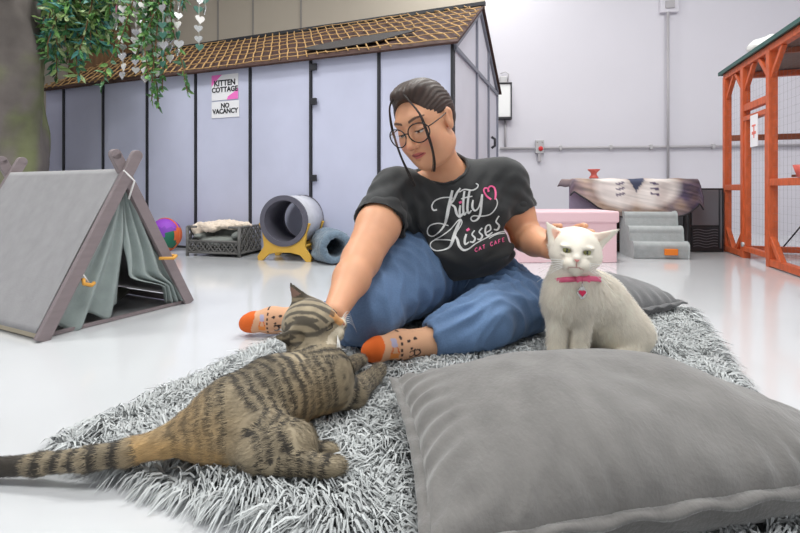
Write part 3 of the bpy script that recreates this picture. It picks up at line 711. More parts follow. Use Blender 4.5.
# ================================================================ trees, leaves, garlands
m_bark = mat('grey_bark', hexc(112,104,100), rough=.9, bump=.9, bscale=14, attr='Col', var=.12, vscale=10)
m_barkb = mat('brown_bark', hexc(108,80,54), rough=.9, var=.25, vscale=8, bump=.8, bscale=16, stretch=(3,3,.5))
t_tree = thing('tree', (-3.27,3.6,0), 'huge grey faux tree trunk with green moss at the left edge', 'tree')
nz_, na = 60, 72; vs = []; cs = []
gb, gm, gd = np.array(hexc(120,112,108)), np.array(hexc(106,114,70)), np.array(hexc(92,84,80))
for j in range(nz_+1):
    z = CH*j/nz_
    for i in range(na):
        a = 2*math.pi*i/na; r = .432+.06*max(0, 1-z/.5)**2+.04*max(0, z-2.6)
        p = np.array([math.cos(a)*1.3, math.sin(a)*1.3, z*.9]); r += .055*float(fbm(p[None], 1.6, 4)[0])+.012*math.sin(a*9+z*1.2)
        w = np.array([-3.27+r*math.cos(a), 3.6+r*math.sin(a), z]); vs.append(w)
        n1 = float(fbm(w[None], 3, 4, 5)[0]); c = gb*(1+.3*n1)
        mk_ = float(sm(n1+.9*(1-abs(z-1.0)/.8)-.25-max(0, w[0]+2.78)*5, 0, .5)); mk_ = min(max(mk_, 0), 1); mk_ *= .75; c = c*(1-mk_)+gm*(1+.6*n1)*mk_
        dk_ = float(sm(fbm(w[None], 1.7, 3, 9)[0], .1, .6)); cs.append(np.clip(c*(1-dk_*.5)+gd*dk_*.5, 0, 1))
fs = [(j*na+i, j*na+(i+1) % na, (j+1)*na+(i+1) % na, (j+1)*na+i) for j in range(nz_) for i in range(na)]
mk('trunk', vs, fs, m_bark, t_tree, col=cs)
b = MB(); br = [(-3.2,3.5,2.05),(-2.7,3.25,2.1),(-2.2,3.05,2.06),(-1.7,2.98,2.05),(-1.15,2.98,2.0)]
b.tube(br, [.12,.085,.06,.045,.02], 10); b.build('branch', m_barkb, t_tree, smooth=True)
b = MB(); br2 = [(-3.0,3.8,2.1),(-2.75,3.9,2.15),(-2.5,3.95,2.1),(-2.2,3.9,2.0)]
b.tube(br2, [.10,.07,.05,.02], 10); b.build('branch', m_barkb, t_tree, smooth=True)
m_leaf = mat('green_leaves', (.2,.3,.1), rough=.5, attr='Col')
LC = [np.array(hexc(*c)) for c in ((58,110,64),(96,140,70),(60,120,112),(130,156,92),(44,90,60),(150,170,120))]
def leaf(mb, cs, p, d, L, w, col):
    d = Vector(d).normalized(); s = d.cross(Vector((random.uniform(-1,1), random.uniform(-1,1), random.uniform(-1,1)))).normalized(); n = d.cross(s)
    p = Vector(p); mb.add([p, p+d*L*.3+s*w*.42, p+d*L*.65+s*w*.36+n*L*.06, p+d*L, p+d*L*.65-s*w*.36+n*L*.06, p+d*L*.3-s*w*.42, p+d*L*.45-n*w*.15], [(0,1,6,5),(1,2,4,6),(5,6,4,4)[:3],(2,3,4)])
    c = np.clip(col*random.uniform(.7,1.3), 0, 1); cs += [c]*7
def spray(name, tops, parent, nleaf, Lr, droop, mstem, lc=LC, wid=.016):
    mb = MB(); cs = []; st = MB()
    for (p0, ln, dr) in tops:
        pts = []; p = Vector(p0); d = Vector(dr)
        for k in range(8):
            pts.append(tuple(p)); p = p+d.normalized()*ln/8; d = d+Vector((random.uniform(-.25,.25), random.uniform(-.25,.25), -droop))
        st.tube(pts, [.004]*len(pts), 5)
        for k in range(nleaf):
            q = random.uniform(.05, 1)*6.99; i = int(q); pp_ = Vector(pts[i]).lerp(Vector(pts[i+1]), q-i)
            leaf(mb, cs, pp_, (random.uniform(-1,1), random.uniform(-1,1), random.uniform(-1.4,.3)), random.uniform(*Lr), wid*random.uniform(.8,1.3), random.choice(lc))
    st.build('twig', mstem, parent, smooth=True); o = mb.build(name, m_leaf, parent, col=cs); o['kind'] = 'stuff'; return o
random.seed(5); tops = []
for k in range(70):
    px = random.uniform(47, 116); d = random.uniform(3.3, 3.95); ybot = 80-(px-47)*.35 if px < 66 else (60-abs(px-86)*.8 if px < 100 else 24); ybot = max(ybot, 22)*random.uniform(.45,1)
    p = P(px, -15, d); ln = (ybot+15)/F*d; tops.append((tuple(p), ln*1.2, (random.uniform(-.3,.3), 0, -1)))
spray('foliage', tops, t_tree, 42, (.06,.12), .25, m_barkb, wid=.03)
tops = []
for k in range(10):
    px = random.uniform(110, 200); d = random.uniform(2.9, 3.1); tops.append((tuple(P(px, -22, d)), random.uniform(.15,.22), (random.uniform(-.3,.3), 0, -1)))
spray('foliage', tops, t_tree, 26, (.05,.08), .25, m_barkb, wid=.017)
# brown trunk behind the shed
b = MB(); vs = []; na, nz_ = 40, 40
for j in range(nz_+1):
    z = CH*j/nz_
    for i in range(na):
        a = 2*math.pi*i/na; r = .31+.05*float(fbm(np.array([[math.cos(a)*2, math.sin(a)*2, z*.7]]), 1.4, 3, 3)[0])+.02*math.sin(7*a+z); vs.append((-3.70+r*math.cos(a), 5.75+r*math.sin(a), z))
fs = [(j*na+i, j*na+(i+1) % na, (j+1)*na+(i+1) % na, (j+1)*na+i) for j in range(nz_) for i in range(na)]
o = mk('tree', vs, fs, m_barkb, origin=(-3.70,5.75,0)); tag(o, 'brown tree trunk rising behind the left end of the shed roof', 'tree')
# garlands of silver and white hearts
m_silver = mat('silver_foil', hexc(205,205,205), rough=.25, metal=.8); m_wh = mat('white_heart', hexc(232,228,224), rough=.5); m_teal = mat('teal_heart', hexc(64,110,96), rough=.5); m_pk = mat('pink_heart', hexc(214,130,160), rough=.4)
m_str = mat('clear_string', hexc(200,200,190), rough=.5)
def heart(mb, c, s, rz):
    pts = [(16*math.sin(q)**3/17*s, (13*math.cos(q)-5*math.cos(2*q)-2*math.cos(3*q)-math.cos(4*q))/17*s) for q in np.linspace(0, 2*math.pi, 17)[:-1]]
    mb.prism(pts, -.003, .003, Matrix.Translation(c) @ Matrix.Rotation(rz, 4, 'Z')); return mb
gar = [(116,26,3.1,'ssp'),(123,75,3.0,'sws'),(136,70,3.08,'wsw'),(144,79,2.95,'sww'),(157,72,3.02,'wsws'),(163,64,2.9,'ttst'),(170,58,3.05,'wsss'),(178,52,2.95,'sstw'),(199,47,2.98,'tssw'),(205,10,3.1,'st')]
glab = ['short garland of silver and pink hearts left of the long ones','garland of silver and white hearts hanging lowest at the left before the roof','garland of white hearts beside the leafy vine, second long one from left','garland of mixed white hearts reaching the roof edge above the leafy vine','garland of white and silver hearts in the middle of the hanging bunch','dark teal heart garland between white ones near the middle of the bunch','garland of silver and white hearts just right of the teal one','garland of silver hearts hanging at the right side of the bunch','lone garland of teal and silver hearts hanging apart at the far right','tiny end of a heart garland at the top right of the bunch']
random.seed(9); mm_ = {'s': m_silver, 'w': m_wh, 't': m_teal, 'p': m_pk}
for (px, yb, d, kinds), lb in zip(gar, glab):
    top = P(px, -38, d); top[2] = min(top[2], 1.98); bot = P(px, yb, d)
    g = thing('heart_garland', tuple(top), lb, 'garland', 'heart garlands hanging over the shed')
    MB().tube([tuple(top), tuple(bot)], .0018, 5).build('string', m_str, g)
    z = bot[2]; k = 0
    while z < top[2]-.03:
        kd = kinds[k % len(kinds)]; s_ = random.uniform(.026, .034); heart(MB(), (bot[0]+random.uniform(-.006,.006), bot[1], z), s_, random.uniform(-1,1)).build('heart_charm', mm_[kd], g); z += random.uniform(.05,.068); k += 1
t = thing('leafy_vine', tuple(P(160,-30,2.97)), 'green leafy vine hanging down over the shed among the heart garlands', 'vine')
random.seed(21); tops = []
for px, yb in ((135,92),(141,84),(150,108),(152,100),(166,90),(158,84),(171,96),(148,60),(163,50)):
    p = P(px, -20, 2.97); tops.append((tuple(p), (yb+20)/F*2.97*1.15, (random.uniform(-.05,.05), 0, -1)))
spray('vine_leaves', tops, t, 60, (.04,.07), .12, m_barkb, [np.array(hexc(*c)) for c in ((84,132,62),(110,150,76),(64,112,58),(90,130,100))], wid=.024)
# ================================================================ shag rug
RA = V(-.67,.90,0); RU = nrm(V(.91,-.41,0)); RV = nrm(V(.41,.91,0)); RWd, RLn = 1.27, 1.62
MRg = frame(RA, RU[:2])
t = thing('shag_rug', RA+RU*RWd/2+RV*RLn/2, 'large light grey shaggy rug lying on the white floor', 'rug')
m_rugb = mat('rug_backing', hexc(176,178,180), rough=1, var=.1, vscale=30)
m_rug = mat('grey_shag', hexc(186,190,192), rough=.85, attr='Col', sheen=.3)
b = MB(MRg); b.box((0,0,0),(RWd,RLn,.012)); b.build('backing', m_rugb, t)
rg = np.random.default_rng(4); n = 88000
uv = rg.random((n, 2)); xy = RA[:2]+uv[:, :1]*RWd*RU[:2]+uv[:, 1:]*RLn*RV[:2]
# fibres lie over in locally shared directions, in tufts
base3 = np.hstack([xy, np.zeros((n, 1))]); ang = noise(base3, 9, 1)*5+noise(base3, 22, 2)*2.5+rg.normal(0, .38, n)
edge = np.minimum(np.minimum(uv[:, 0]*RWd, (1-uv[:, 0])*RWd), np.minimum(uv[:, 1]*RLn, (1-uv[:, 1])*RLn))
L = .062*(.7+.6*rg.random(n)); hgt = (.030+.018*rg.random(n)+.008*noise(base3, 14, 5))
ux = np.stack([np.cos(ang), np.sin(ang)], 1)
dl = np.stack([uv[:, 0]*RWd, (1-uv[:, 0])*RWd, uv[:, 1]*RLn, (1-uv[:, 1])*RLn], 1); on = np.stack([-RU[:2], RU[:2], -RV[:2], RV[:2]]); k_ = dl.argmin(1)
we = (1-sm(edge, .0, .045))[:, None]; ux = ux*(1-we)+on[k_]*we*1.2; ux /= np.linalg.norm(ux, axis=1)[:, None]; hgt = hgt*(1-.25*we[:, 0]); dropz = we[:, 0]
reach = np.sqrt(np.maximum(L**2-hgt**2, .0002))[:, None]*(.7+.6*rg.random((n, 1)))*(1-.45*we)
sd = np.stack([ux[:, 1], -ux[:, 0], rg.normal(0, .45, n)], 1); sd /= np.linalg.norm(sd, axis=1)[:, None]; wd = (.0013+.0011*rg.random(n))[:, None]
def pt(r, z): return np.hstack([xy+ux*reach*r, (np.maximum(hgt*z-dropz*hgt*.95*max(r-.25, 0), .004))[:, None]])
ps = [pt(0, .0)+[0,0,.006], pt(.25, .62), pt(.65, .98), pt(1.15, .80)]; ws = [1, 1.1, .9, .25]
vs = np.stack([q for p_, w_ in zip(ps, ws) for q in (p_-sd*wd*w_, p_+sd*wd*w_)], 1).reshape(-1, 3)
i = np.arange(n)*8; fs = np.vstack([np.stack([i+2*k, i+2*k+1, i+2*k+3, i+2*k+2], 1) for k in range(3)])
cb = np.array(hexc(198,201,202)); cc = cb*(.78+.34*rg.random((n, 1))+.10*noise(base3, 5, 8)[:, None])
o = mk('pile', vs, fs, m_rug, t, col=np.clip(np.repeat(cc, 8, 0), 0, 1)); o['kind'] = 'stuff'
nn_ = np.hstack([ux*.35, np.ones((n, 1))])+rg.normal(0, .38, (n, 3)); nn_ /= np.linalg.norm(nn_, axis=1)[:, None]; set_normals(o, np.repeat(nn_, 8, 0))

# ================================================================ cushions
def pillow(name, c4, zb, hgt, edge_z, m, label, cat, seam=.008, wr=.006, seed=0, zbot=.03):
    """c4: four ground corners (near left, near right, far right, far left)"""
    N_ = 110; c4 = np.array(c4, float); u = np.linspace(0, 1, N_+1)
    U, W = np.meshgrid(u, u, indexing='xy'); a = 2*U-1; b_ = 2*W-1
    pin = .045; ax_ = a*(1-pin*(1-np.abs(b_)**2)*1.2+pin*.3); bx_ = b_*(1-pin*(1-np.abs(a)**2)*1.2+pin*.3)
    U2, W2 = (ax_+1)/2, (bx_+1)/2
    g = (c4[0]*(1-U2)[..., None]*(1-W2)[..., None]+c4[1]*U2[..., None]*(1-W2)[..., None]+c4[2]*U2[..., None]*W2[..., None]+c4[3]*(1-U2)[..., None]*W2[..., None])
    prof = (np.maximum(1-np.abs(a)**2.6, 0)**.55)*(np.maximum(1-np.abs(b_)**2.6, 0)**.55)
    p3 = np.dstack([g, np.zeros_like(a)]); nz = fbm(p3, 5, 3, seed)
    ed = 1-prof; wr_ = (np.sin(a*38+nz*7)*np.exp(-((1-np.abs(b_))/.16)**2)+np.sin(b_*30+nz*7)*np.exp(-((1-np.abs(a))/.16)**2))
    fl_ = np.minimum(1, prof*6)
    top = edge_z+(hgt-edge_z)*prof+nz*.016*prof+wr*wr_*fl_*.8; bot = edge_z-(edge_z-zbot)*np.minimum(prof*2.2, 1)**.8
    vs = np.vstack([np.dstack([g, top]).reshape(-1, 3), np.dstack([g, bot]).reshape(-1, 3)]); k = N_+1; fs = []
    I, J = np.meshgrid(np.arange(N_), np.arange(N_)); q = (J*k+I).ravel()
    f1 = np.stack([q, q+1, q+k+1, q+k], 1); f2 = (f1+k*k)[:, ::-1]; fs = np.vstack([f1, f2])
    t = thing(name, (*c4.mean(0), zb), label, cat); mk('cushion_cover', vs, fs, m, t)
    ring = [np.append(g[0, i], edge_z) for i in range(0, k, 2)]+[np.append(g[i, -1], edge_z) for i in range(2, k, 2)]+[np.append(g[-1, i], edge_z) for i in range(k-3, -1, -2)]+[np.append(g[i, 0], edge_z) for i in range(k-3, 1, -2)]
    cen = np.append(c4.mean(0), edge_z)
    # flat welt: two-layer flange standing out from the seam
    vs = []; m_ = len(ring)
    for i, r in enumerate(ring):
        d = nrm(r-cen); wz = .004*math.sin(i*.9+seed); vs += [r-d*.006+[0,0,.006], r+d*seam+[0,0,.003+wz], r+d*seam+[0,0,-.003+wz], r-d*.006+[0,0,-.006]]
    fs = [(4*i+j, 4*i+(j+1) % 4, 4*((i+1) % m_)+(j+1) % 4, 4*((i+1) % m_)+j) for i in range(m_) for j in range(4)]
    mk('seam_welt', vs, fs, m, t); return t
m_cush = mat('grey_velour', hexc(106,103,101), rough=.85, var=.16, vscale=26, bump=.35, bscale=160, sheen=.5, stretch=(1,.45,1))
m_cush2 = mat('dark_grey_velour', hexc(102,102,104), rough=.9, var=.10, vscale=30, bump=.35, bscale=160, sheen=.4)
pillow('floor_cushion', [(.035,.535),(.75,.68),(.615,1.10),(-.008,1.02)], .03, .178, .088, m_cush, 'big grey velour floor cushion filling the right foreground on the rug', 'floor cushion', seam=.014, wr=.006, seed=2)
pillow('floor_cushion', [(.58,1.52),(1.085,1.80),(.93,2.18),(.42,1.92)], .02, .165, .07, m_cush2, 'smaller dark grey floor cushion behind the sitting white cat', 'floor cushion', seam=.012, seed=5)
# ================================================================ the woman
PS = (.18,1.62,0)
t_p = thing('person', PS, 'woman in glasses, black lettered t-shirt and blue jeans sitting on the rug petting both cats', 'person')
Rs, Ls = P(396,191,1.57), P(505,182,1.61)
Re, Rw = P(361,260,1.33), P(335,312,1.13)
Le, Lw = P(527,237,1.60), P(549,249,1.40)
neck0, neck1 = V(.165,1.60,.56), V(.105,1.50,.665)
# head frame
hf = nrm(V(-.50,-.74,-.42)); hu0 = V(-.20,-.0,1.); hu0 = nrm(hu0-hf*(hu0@hf)); hs = np.cross(hu0, hf); hs = -np.cross(hf, hu0) if False else np.cross(hf, hu0)*-1
HO = P(424,122.5,1.455); HS = 1.06
RH_ = np.stack([hs, hf, hu0])           # rows: her left, forward, up
def hw(x, y, z): return HO+HS*(x*hs+y*hf+z*hu0)
def hl(p): return ((p-HO)@RH_.T)/HS
def HE(c, r): return El(hw(*c), np.array(r)*HS, RH_)
def HR(a, b, ra, rb, flat=None, k=1.): return Rc(hw(*a), hw(*b), ra*HS, rb*HS, None if flat is None else flat[0]*hs+flat[1]*hf+flat[2]*hu0, k)
head = [(HE((0,-.018,.032),(.073,.092,.084)),.02),(HE((0,.030,-.010),(.064,.058,.078)),.03),(HE((0,.034,-.058),(.053,.052,.050)),.035),
        (HE((0,.068,-.100),(.021,.020,.017)),.03),(HE((.036,.050,-.038),(.027,.028,.030)),.025),(HE((-.036,.050,-.038),(.027,.028,.030)),.025),
        (HE((.038,.0,-.075),(.026,.05,.034)),.035),(HE((-.038,.0,-.075),(.026,.05,.034)),.035),(HE((0,.028,-.100),(.042,.040,.024)),.04),
        (HE((0,.072,.030),(.046,.016,.012)),.02)]
headcut = [(HE((.030,.095,.002),(.018,.016,.012)),.014),(HE((-.030,.095,.002),(.018,.016,.012)),.014)]
head2 = [(HE((.030,.074,.0),(.0155,.0135,.0125)),.006),(HE((-.030,.074,.0),(.0155,.0135,.0125)),.006),
         (HR((0,.086,.004),(0,.107,-.034),.0085,.0105),.010),(HE((0,.105,-.038),(.0115,.0105,.009)),.006),(HE((.0125,.094,-.041),(.008,.010,.0075)),.005),(HE((-.0125,.094,-.041),(.008,.010,.0075)),.005),
         (HR((.018,.083,-.066),(0,.0925,-.0625),.004,.0058),.005),(HR((-.018,.083,-.066),(0,.0925,-.0625),.004,.0058),.005),
         (HR((.015,.083,-.072),(0,.0905,-.0745),.004,.0075),.004),(HR((-.015,.083,-.072),(0,.0905,-.0745),.004,.0075),.004)]
ears = []
for s_ in (1,-1):
    ears += [(HE((s_*.074,-.012,-.012),(.009,.018,.030)),.008),(HE((s_*.078,-.016,.004),(.008,.017,.018)),.006)]
earcut = [(HE((s_*.088,-.008,-.004),(.008,.009,.017)),.005) for s_ in (1,-1)]
# body skeleton
hipR, hipL = V(.10,1.74,.165), V(.28,1.75,.165)
kneeR, ankR = V(-.085,1.375,.155), V(-.33,1.62,.052)
kneeL, ankL = V(.395,1.53,.125), V(.085,1.335,.075)
midR = V(.02,1.55,.225)
torso = [(El((.19,1.76,.17),(.19,.15,.14)),.05),(El((.185,1.69,.28),(.185,.15,.14)),.05),(El((.180,1.64,.42),(.178,.125,.15)),.06),
         (El((.095,1.535,.425),(.085,.07,.075)),.05),(El((.265,1.55,.435),(.092,.07,.08)),.05),(El((.215,1.60,.30),(.165,.15,.10)),.05),
         (Rc(Rs+V(.05,.0,.0),Ls+V(-.05,0,.0),.072,.072),.05),(Rc(neck0+V(0,0,-.05),neck0,.085,.06),.04)]
armR = [(Rc(Rs,Rs*.45+Re*.55,.070,.066),.03),(Rc(Rs*.45+Re*.55,Re,.066,.053),.02),(Rc(Re,Re*.6+Rw*.4,.053,.048),.02),(Rc(Re*.6+Rw*.4,Rw,.048,.029),.02)]
armL = [(Rc(Ls,Ls*.45+Le*.55,.066,.056),.03),(Rc(Ls*.45+Le*.55,Le,.056,.050),.02),(Rc(Le,Le*.6+Lw*.4,.050,.046),.02),(Rc(Le*.6+Lw*.4,Lw,.046,.030),.02)]
def hand(wr, palm_dir, normal, side, curl, spread=.10, L=.172, thumb=None):
    """side: direction from the little finger to the index finger; normal: out of the back of the hand"""
    palm_dir = nrm(palm_dir); side = nrm(side-palm_dir*(np.array(side)@palm_dir)); nn = nrm(np.cross(palm_dir, side)); nn = nn if nn@np.array(normal) > 0 else -nn
    out = []; PL = L*.52; kn = wr+palm_dir*PL
    for k in (-1.5,-.5,.5,1.5):
        out.append((Rc(wr+palm_dir*.012+side*k*.010, kn+side*k*.0185, .0135, .0105), .012))
    for k, fl in zip((-1.5,-.5,.5,1.5), (.74,.93,1.0,.92)):
        b0 = kn+side*k*.0185; d = nrm(palm_dir+side*k*spread*.6); seg = [L*.22*fl, L*.155*fl, L*.12*fl]; r = [.0098,.0090,.0082,.0070]
        for j in range(3):
            a_ = curl*(j+.6); dd = nrm(d*math.cos(a_)-nn*math.sin(a_)); b1 = b0+dd*seg[j]; out.append((Rc(b0, b1, r[j], r[j+1]), .004)); b0 = b1
    th = wr+palm_dir*.022+side*.018; d1 = nrm(palm_dir*.55+side*.8-nn*.25); t1 = th+d1*.042; t2 = t1+nrm(palm_dir*.9+side*.35-nn*.35)*.032; t3 = t2+nrm(palm_dir*1.0+side*.05-nn*.5)*.026
    out += [(Rc(th, t1, .016, .0125), .012),(Rc(t1, t2, .0118, .0105), .004),(Rc(t2, t3, .0105, .008), .004)]
    return out
# right hand cups the tabby's cheek and neck from behind, left hand rests on the white cat's nape
RHd = hand(Rw, V(-.35,-.25,-.80)*1., V(-.1,1,-.1)*1., V(-.9,.0,.25), .28)
LHd = hand(Lw, V(.42,-.48,.29), V(.1,.8,.6), V(-.5,-.1,.75), .30)
legs = [(Rc(hipR,midR,.135,.125),.05),(Rc(midR,kneeR,.125,.088),.05),(Rc(kneeR,V(-.17,1.48,.085),.085,.070),.03),(Rc(V(-.17,1.48,.085),ankR,.070,.045),.03),
        (Rc(hipL,kneeL,.135,.088),.05),(Rc(kneeL,V(.26,1.42,.105),.086,.078),.03),(Rc(V(.26,1.42,.105),ankL,.078,.046),.03)]
footR = [(Rc(V(-.36,1.625,.048),V(-.44,1.62,.052),.044,.041),.02),(Rc(V(-.44,1.62,.052),V(-.505,1.612,.047),.041,.032),.02),(Rc(V(-.505,1.612,.047),V(-.522,1.61,.044),.032,.028),.015)]
footL = [(Rc(V(.10,1.345,.068),V(.0,1.295,.074),.040,.036),.02),(Rc(V(.0,1.295,.074),V(-.062,1.268,.070),.036,.030),.02),(Rc(V(-.062,1.268,.070),V(-.078,1.262,.067),.030,.026),.015)]
fx = ((-.26,-.06,.004),(-.03,.17,.0019),(.40,.56,.004)); fy = ((1.04,1.16,.004),(1.33,1.58,.0019)); fz = ((.10,.24,.004),(.29,.43,.004),(.60,.83,.0019))
fd = Field((-.58,.98,-.01), (.60,1.96,.86), .0065, (fx, fy, fz))
for pr, k in torso+legs+footR+footL: fd.add(pr, k, -.012)
for pr, k in [(Rc(neck0+V(0,.01,-.03),neck1,.060,.054),.03),(Rc(neck1,hw(0,-.01,-.045),.054,.052),.03)]: fd.add(pr, k)
for pr, k in armR+armL+RHd+LHd: fd.add(pr, k)
for pr, k in head: fd.add(pr, k)
for pr, k in headcut: fd.cut(pr, k)
for pr, k in head2+ears: fd.add(pr, k)
for pr, k in earcut: fd.cut(pr, k)
v, f = fd.mesh(); v = relax(v, f, 1, .4)
L_ = hl(v); x, y, z = L_.T; ax_ = np.abs(x)
skin = np.array(hexc(222,162,126)); col = np.tile(skin, (len(v), 1))
def blend(c, w): 
    global col
    w = np.clip(w, 0, 1)[:, None]; col = col*(1-w)+np.array(c)*w
hd = (z > -.14) & (y > -.12) & (ax_ < .1) & (z < .15)
blend(hexc(214,134,116), np.where(hd, np.exp(-((ax_-.042)**2/.0003+(z+.038)**2/.0003))*(y > .03)*.55, 0))
blend(hexc(214,130,112), np.where(hd, np.exp(-((x)**2/.00015+(z+.040)**2/.00012))*(y > .085)*.4, 0))
lip = np.where(hd & (y > .07), sm(-(np.abs(z+.0685)-.0095+(ax_/.024)**2*.007), 0, .002)*(ax_ < .024), 0); blend(hexc(184,82,84), lip*.9)
blend(hexc(110,40,44), np.where(hd & (y > .07), (np.abs(z+.0688+(ax_/.03)**2*.004*-1) < .0014)*(ax_ < .021), 0))
zb = .027+.006*np.sin(np.clip((ax_-.012)/.040, 0, 1)*math.pi*.8); blend(hexc(58,38,32), np.where(hd & (y > .05), sm(-(np.abs(z-zb)-.0045*(1-.5*np.clip((ax_-.03)/.025, 0, 1))), 0, .0015)*(ax_ > .011)*(ax_ < .052), 0)*.9)
# lowered lids: narrow eye opening and lash line
ze = -.0045-.0015*np.cos((ax_-.030)/.016*1.5); blend(hexc(232,224,216), np.where(hd & (y > .06), (np.abs(z-ze-.0) < .0030)*(np.abs(ax_-.030) < .0115), 0)*.9)
blend(hexc(52,34,28), np.where(hd & (y > .06), (np.abs(z-ze) < .0030)*(np.abs(ax_-.0285) < .005), 0)); blend(hexc(26,20,20), np.where(hd & (y > .055), (np.abs(z-ze-.0034) < .0017)*(np.abs(ax_-.031) < .0155), 0))
blend(hexc(60,30,26), np.where(hd & (y > .09), np.exp(-((ax_-.0065)**2/.000008+(z+.0475)**2/.000006)), 0)*.9)
for h0, h1 in ((Rw, None), (Lw, None)):
    pass
m_skin = mat('skin', (.6,.4,.3), rough=.48, attr='Col', var=.03, vscale=30, bump=.06, bscale=300, sss=.12)
mk('body', v, f, m_skin, t_p, col=col)
# ---------------------------------------------------------------- hair
fd = Field(hw(0,0,.03)-.17, hw(0,0,.03)+.17, .0034)
fd.add(HE((0,-.020,.036),(.079,.098,.089)), .02).add(HE((0,-.06,.0),(.066,.058,.07)), .03).add(HE((0,-.112,.01),(.034,.034,.034)), .02)
fd.add(HE((.0,.02,.098),(.055,.055,.030)), .02)
fd.cut(HE((0,.085,-.020),(.066,.078,.104)), .012)
fd.cut(HE((.082,.0,-.03),(.035,.05,.045)), .006); fd.cut(HE((-.082,.0,-.03),(.035,.05,.045)), .006)
fd.cut(Pl(hw(0,-.02,-.075), hu0, hw(0,0,0)-.3, hw(0,0,0)+.3), .01)
v, f = fd.mesh(); v = relax(v, f, 2); l = hl(v)
ang = np.arctan2(l[:, 0]+.006, l[:, 2]+.03)    # strands sweep back from the centre part
hl_ = sm(np.sqrt((l[:,0]/.066)**2+((l[:,1]-.085)/.078)**2+((l[:,2]+.02)/.104)**2), 1.0, 1.22)
v += vnormals(v, f)*((.0009*np.sin(ang*70+fbm(l, 18, 2)*3)+.0016*fbm(l*np.array([1,.25,1]), 45, 2))*hl_)[:, None]
part = np.exp(-(l[:, 0]/.004)**2)*(l[:, 1] > .0)*(l[:, 2] > .06)
hc = np.array(hexc(56,38,30))*(1+.5*np.sin(ang*60+fbm(l, 25, 2)*4)[:, None]*.5); hc = hc*(1-.35*part[:, None])
m_hair = mat('dark_brown_hair', hexc(56,42,36), rough=.5, attr='Col', spec=.5, bump=.2, bscale=200)
hair = mk('hair', v, f, m_hair, t_p, col=np.clip(hc, 0, 1))
rg = np.random.default_rng(8)
# loose front strands
def strand(pts, n, r, w, seed):
    rr = np.random.default_rng(seed); mb = MB(); pts = [hw(*q) for q in pts]
    for k in range(n):
        o = rr.normal(0, w, 3); pp_ = []
        m_ = len(pts)
        for q in np.linspace(0, m_-1.001, 22):
            i = int(q); t_ = q-i; p0, p1, p2, p3 = pts[max(i-1,0)], pts[i], pts[i+1], pts[min(i+2,m_-1)]
            c = .5*((2*p1)+(-p0+p2)*t_+(2*p0-5*p1+4*p2-p3)*t_*t_+(-p0+3*p1-3*p2+p3)*t_**3); e = q/(m_-1)
            pp_.append(tuple(c+o*(.35+e*.9)+.0015*np.sin(e*14+seed)*o/.002*.3))
        mb.tube(pp_, [r*(1-.55*(i/21)**2) for i in range(22)], 6)
    return mb
for pts, sd in (([(.006,.050,.112),(.030,.078,.088),(.052,.082,.04),(.058,.088,-.01),(.056,.092,-.06),(.046,.092,-.10),(.034,.094,-.125)],1),
                ([(-.006,.050,.112),(-.034,.074,.088),(-.060,.064,.045),(-.070,.066,-.01),(-.068,.074,-.07),(-.056,.084,-.12),(-.046,.094,-.155)],2)):
    mb = strand(pts, 10, .0020, .0020, sd); o = mb.build('loose_strand', mat('hair_strand_brown%d' % sd, hexc(44,33,30), rough=.35), t_p, smooth=True); o['label'] = 'loose front strand of dark hair'
# ---------------------------------------------------------------- glasses
m_gl = mat('black_glasses_frame', hexc(26,24,26), rough=.25); m_lens = mat('clear_lens', (1,1,1), rough=.02, trans=1, alpha=.22)
e_g = MB(); pl = {}
for s_ in (1,-1):
    ring = []
    for q in np.linspace(0, 2*math.pi, 36)[:-1]:
        lx = .031*math.cos(q)*(1+.06*math.sin(q)); lz = .027*math.sin(q); X = s_*(.0365)+lx; ring.append(hw(X, .103-.9*(X)**2*3.2+.0, lz-.006))
    pl[s_] = ring; e_g.tube([tuple(r) for r in ring], .0019, 8, closed=True)
e_g.tube([tuple(hw(q, .103+.004*math.cos(q/.007), -.001+.003*math.cos(q/.007*1.4))) for q in np.linspace(-.0075,.0075,7)], .0018, 8)
for s_ in (1,-1): e_g.tube([tuple(hw(s_*.067,.089,.002)), tuple(hw(s_*.076,.078,.004)), tuple(hw(s_*.079,.03,.006)), tuple(hw(s_*.080,-.015,.010)), tuple(hw(s_*.080,-.03,-.004))], .0017, 8)
# one continuous frame: rims, bridge and temples share the joint points
g = e_g.build('glasses', m_gl, t_p, smooth=True); g['label'] = 'round black rimmed glasses'
for s_ in (1,-1):
    c = np.mean(pl[s_], 0); vs = list(pl[s_])+[c+hf*.001]; n_ = len(pl[s_]); mk('lens', vs, [(i, (i+1) % n_, n_) for i in range(n_)], m_lens, g)
# ---------------------------------------------------------------- t-shirt
hemR, hemL = Rs*.48+Re*.52, Ls*.42+Le*.58; dR, dL = nrm(Re-Rs), nrm(Le-Ls)
fd = Field((-.16,1.30,.15), (.58,1.95,.72), .0055)
for pr, k in torso[1:]: fd.add(pr, k, .006)
fd.add(Rc(Rs,hemR+dR*.01,.080,.086), .03); fd.add(Rc(Rs,Rs+V(.02,0,-.08),.075,.075), .04)
fd.add(Rc(Ls,hemL+dL*.01,.076,.074), .03); fd.add(Rc(Ls,Ls+V(-.02,0,-.08),.07,.07), .04)
class Cone:   # slab beyond a hem plane, limited to a ball round the arm
    def __init__(s, o, n, r): s.o = o; s.n = n; s.r = r
    def box(s): return s.o-s.r, s.o+s.r
    def d(s, p): q = p-s.o; return np.maximum(-(q@s.n), np.sqrt((q*q).sum(-1))-s.r)
fd.cut(Cone(hemR, dR, .13), .004); fd.cut(Cone(hemL, dL, .12), .004)
fd.cut(Rc(hemR-dR*.02, hemR+dR*.06, .0725, .072), .004); fd.cut(Rc(hemL-dL*.02, hemL+dL*.06, .0625, .062), .004)
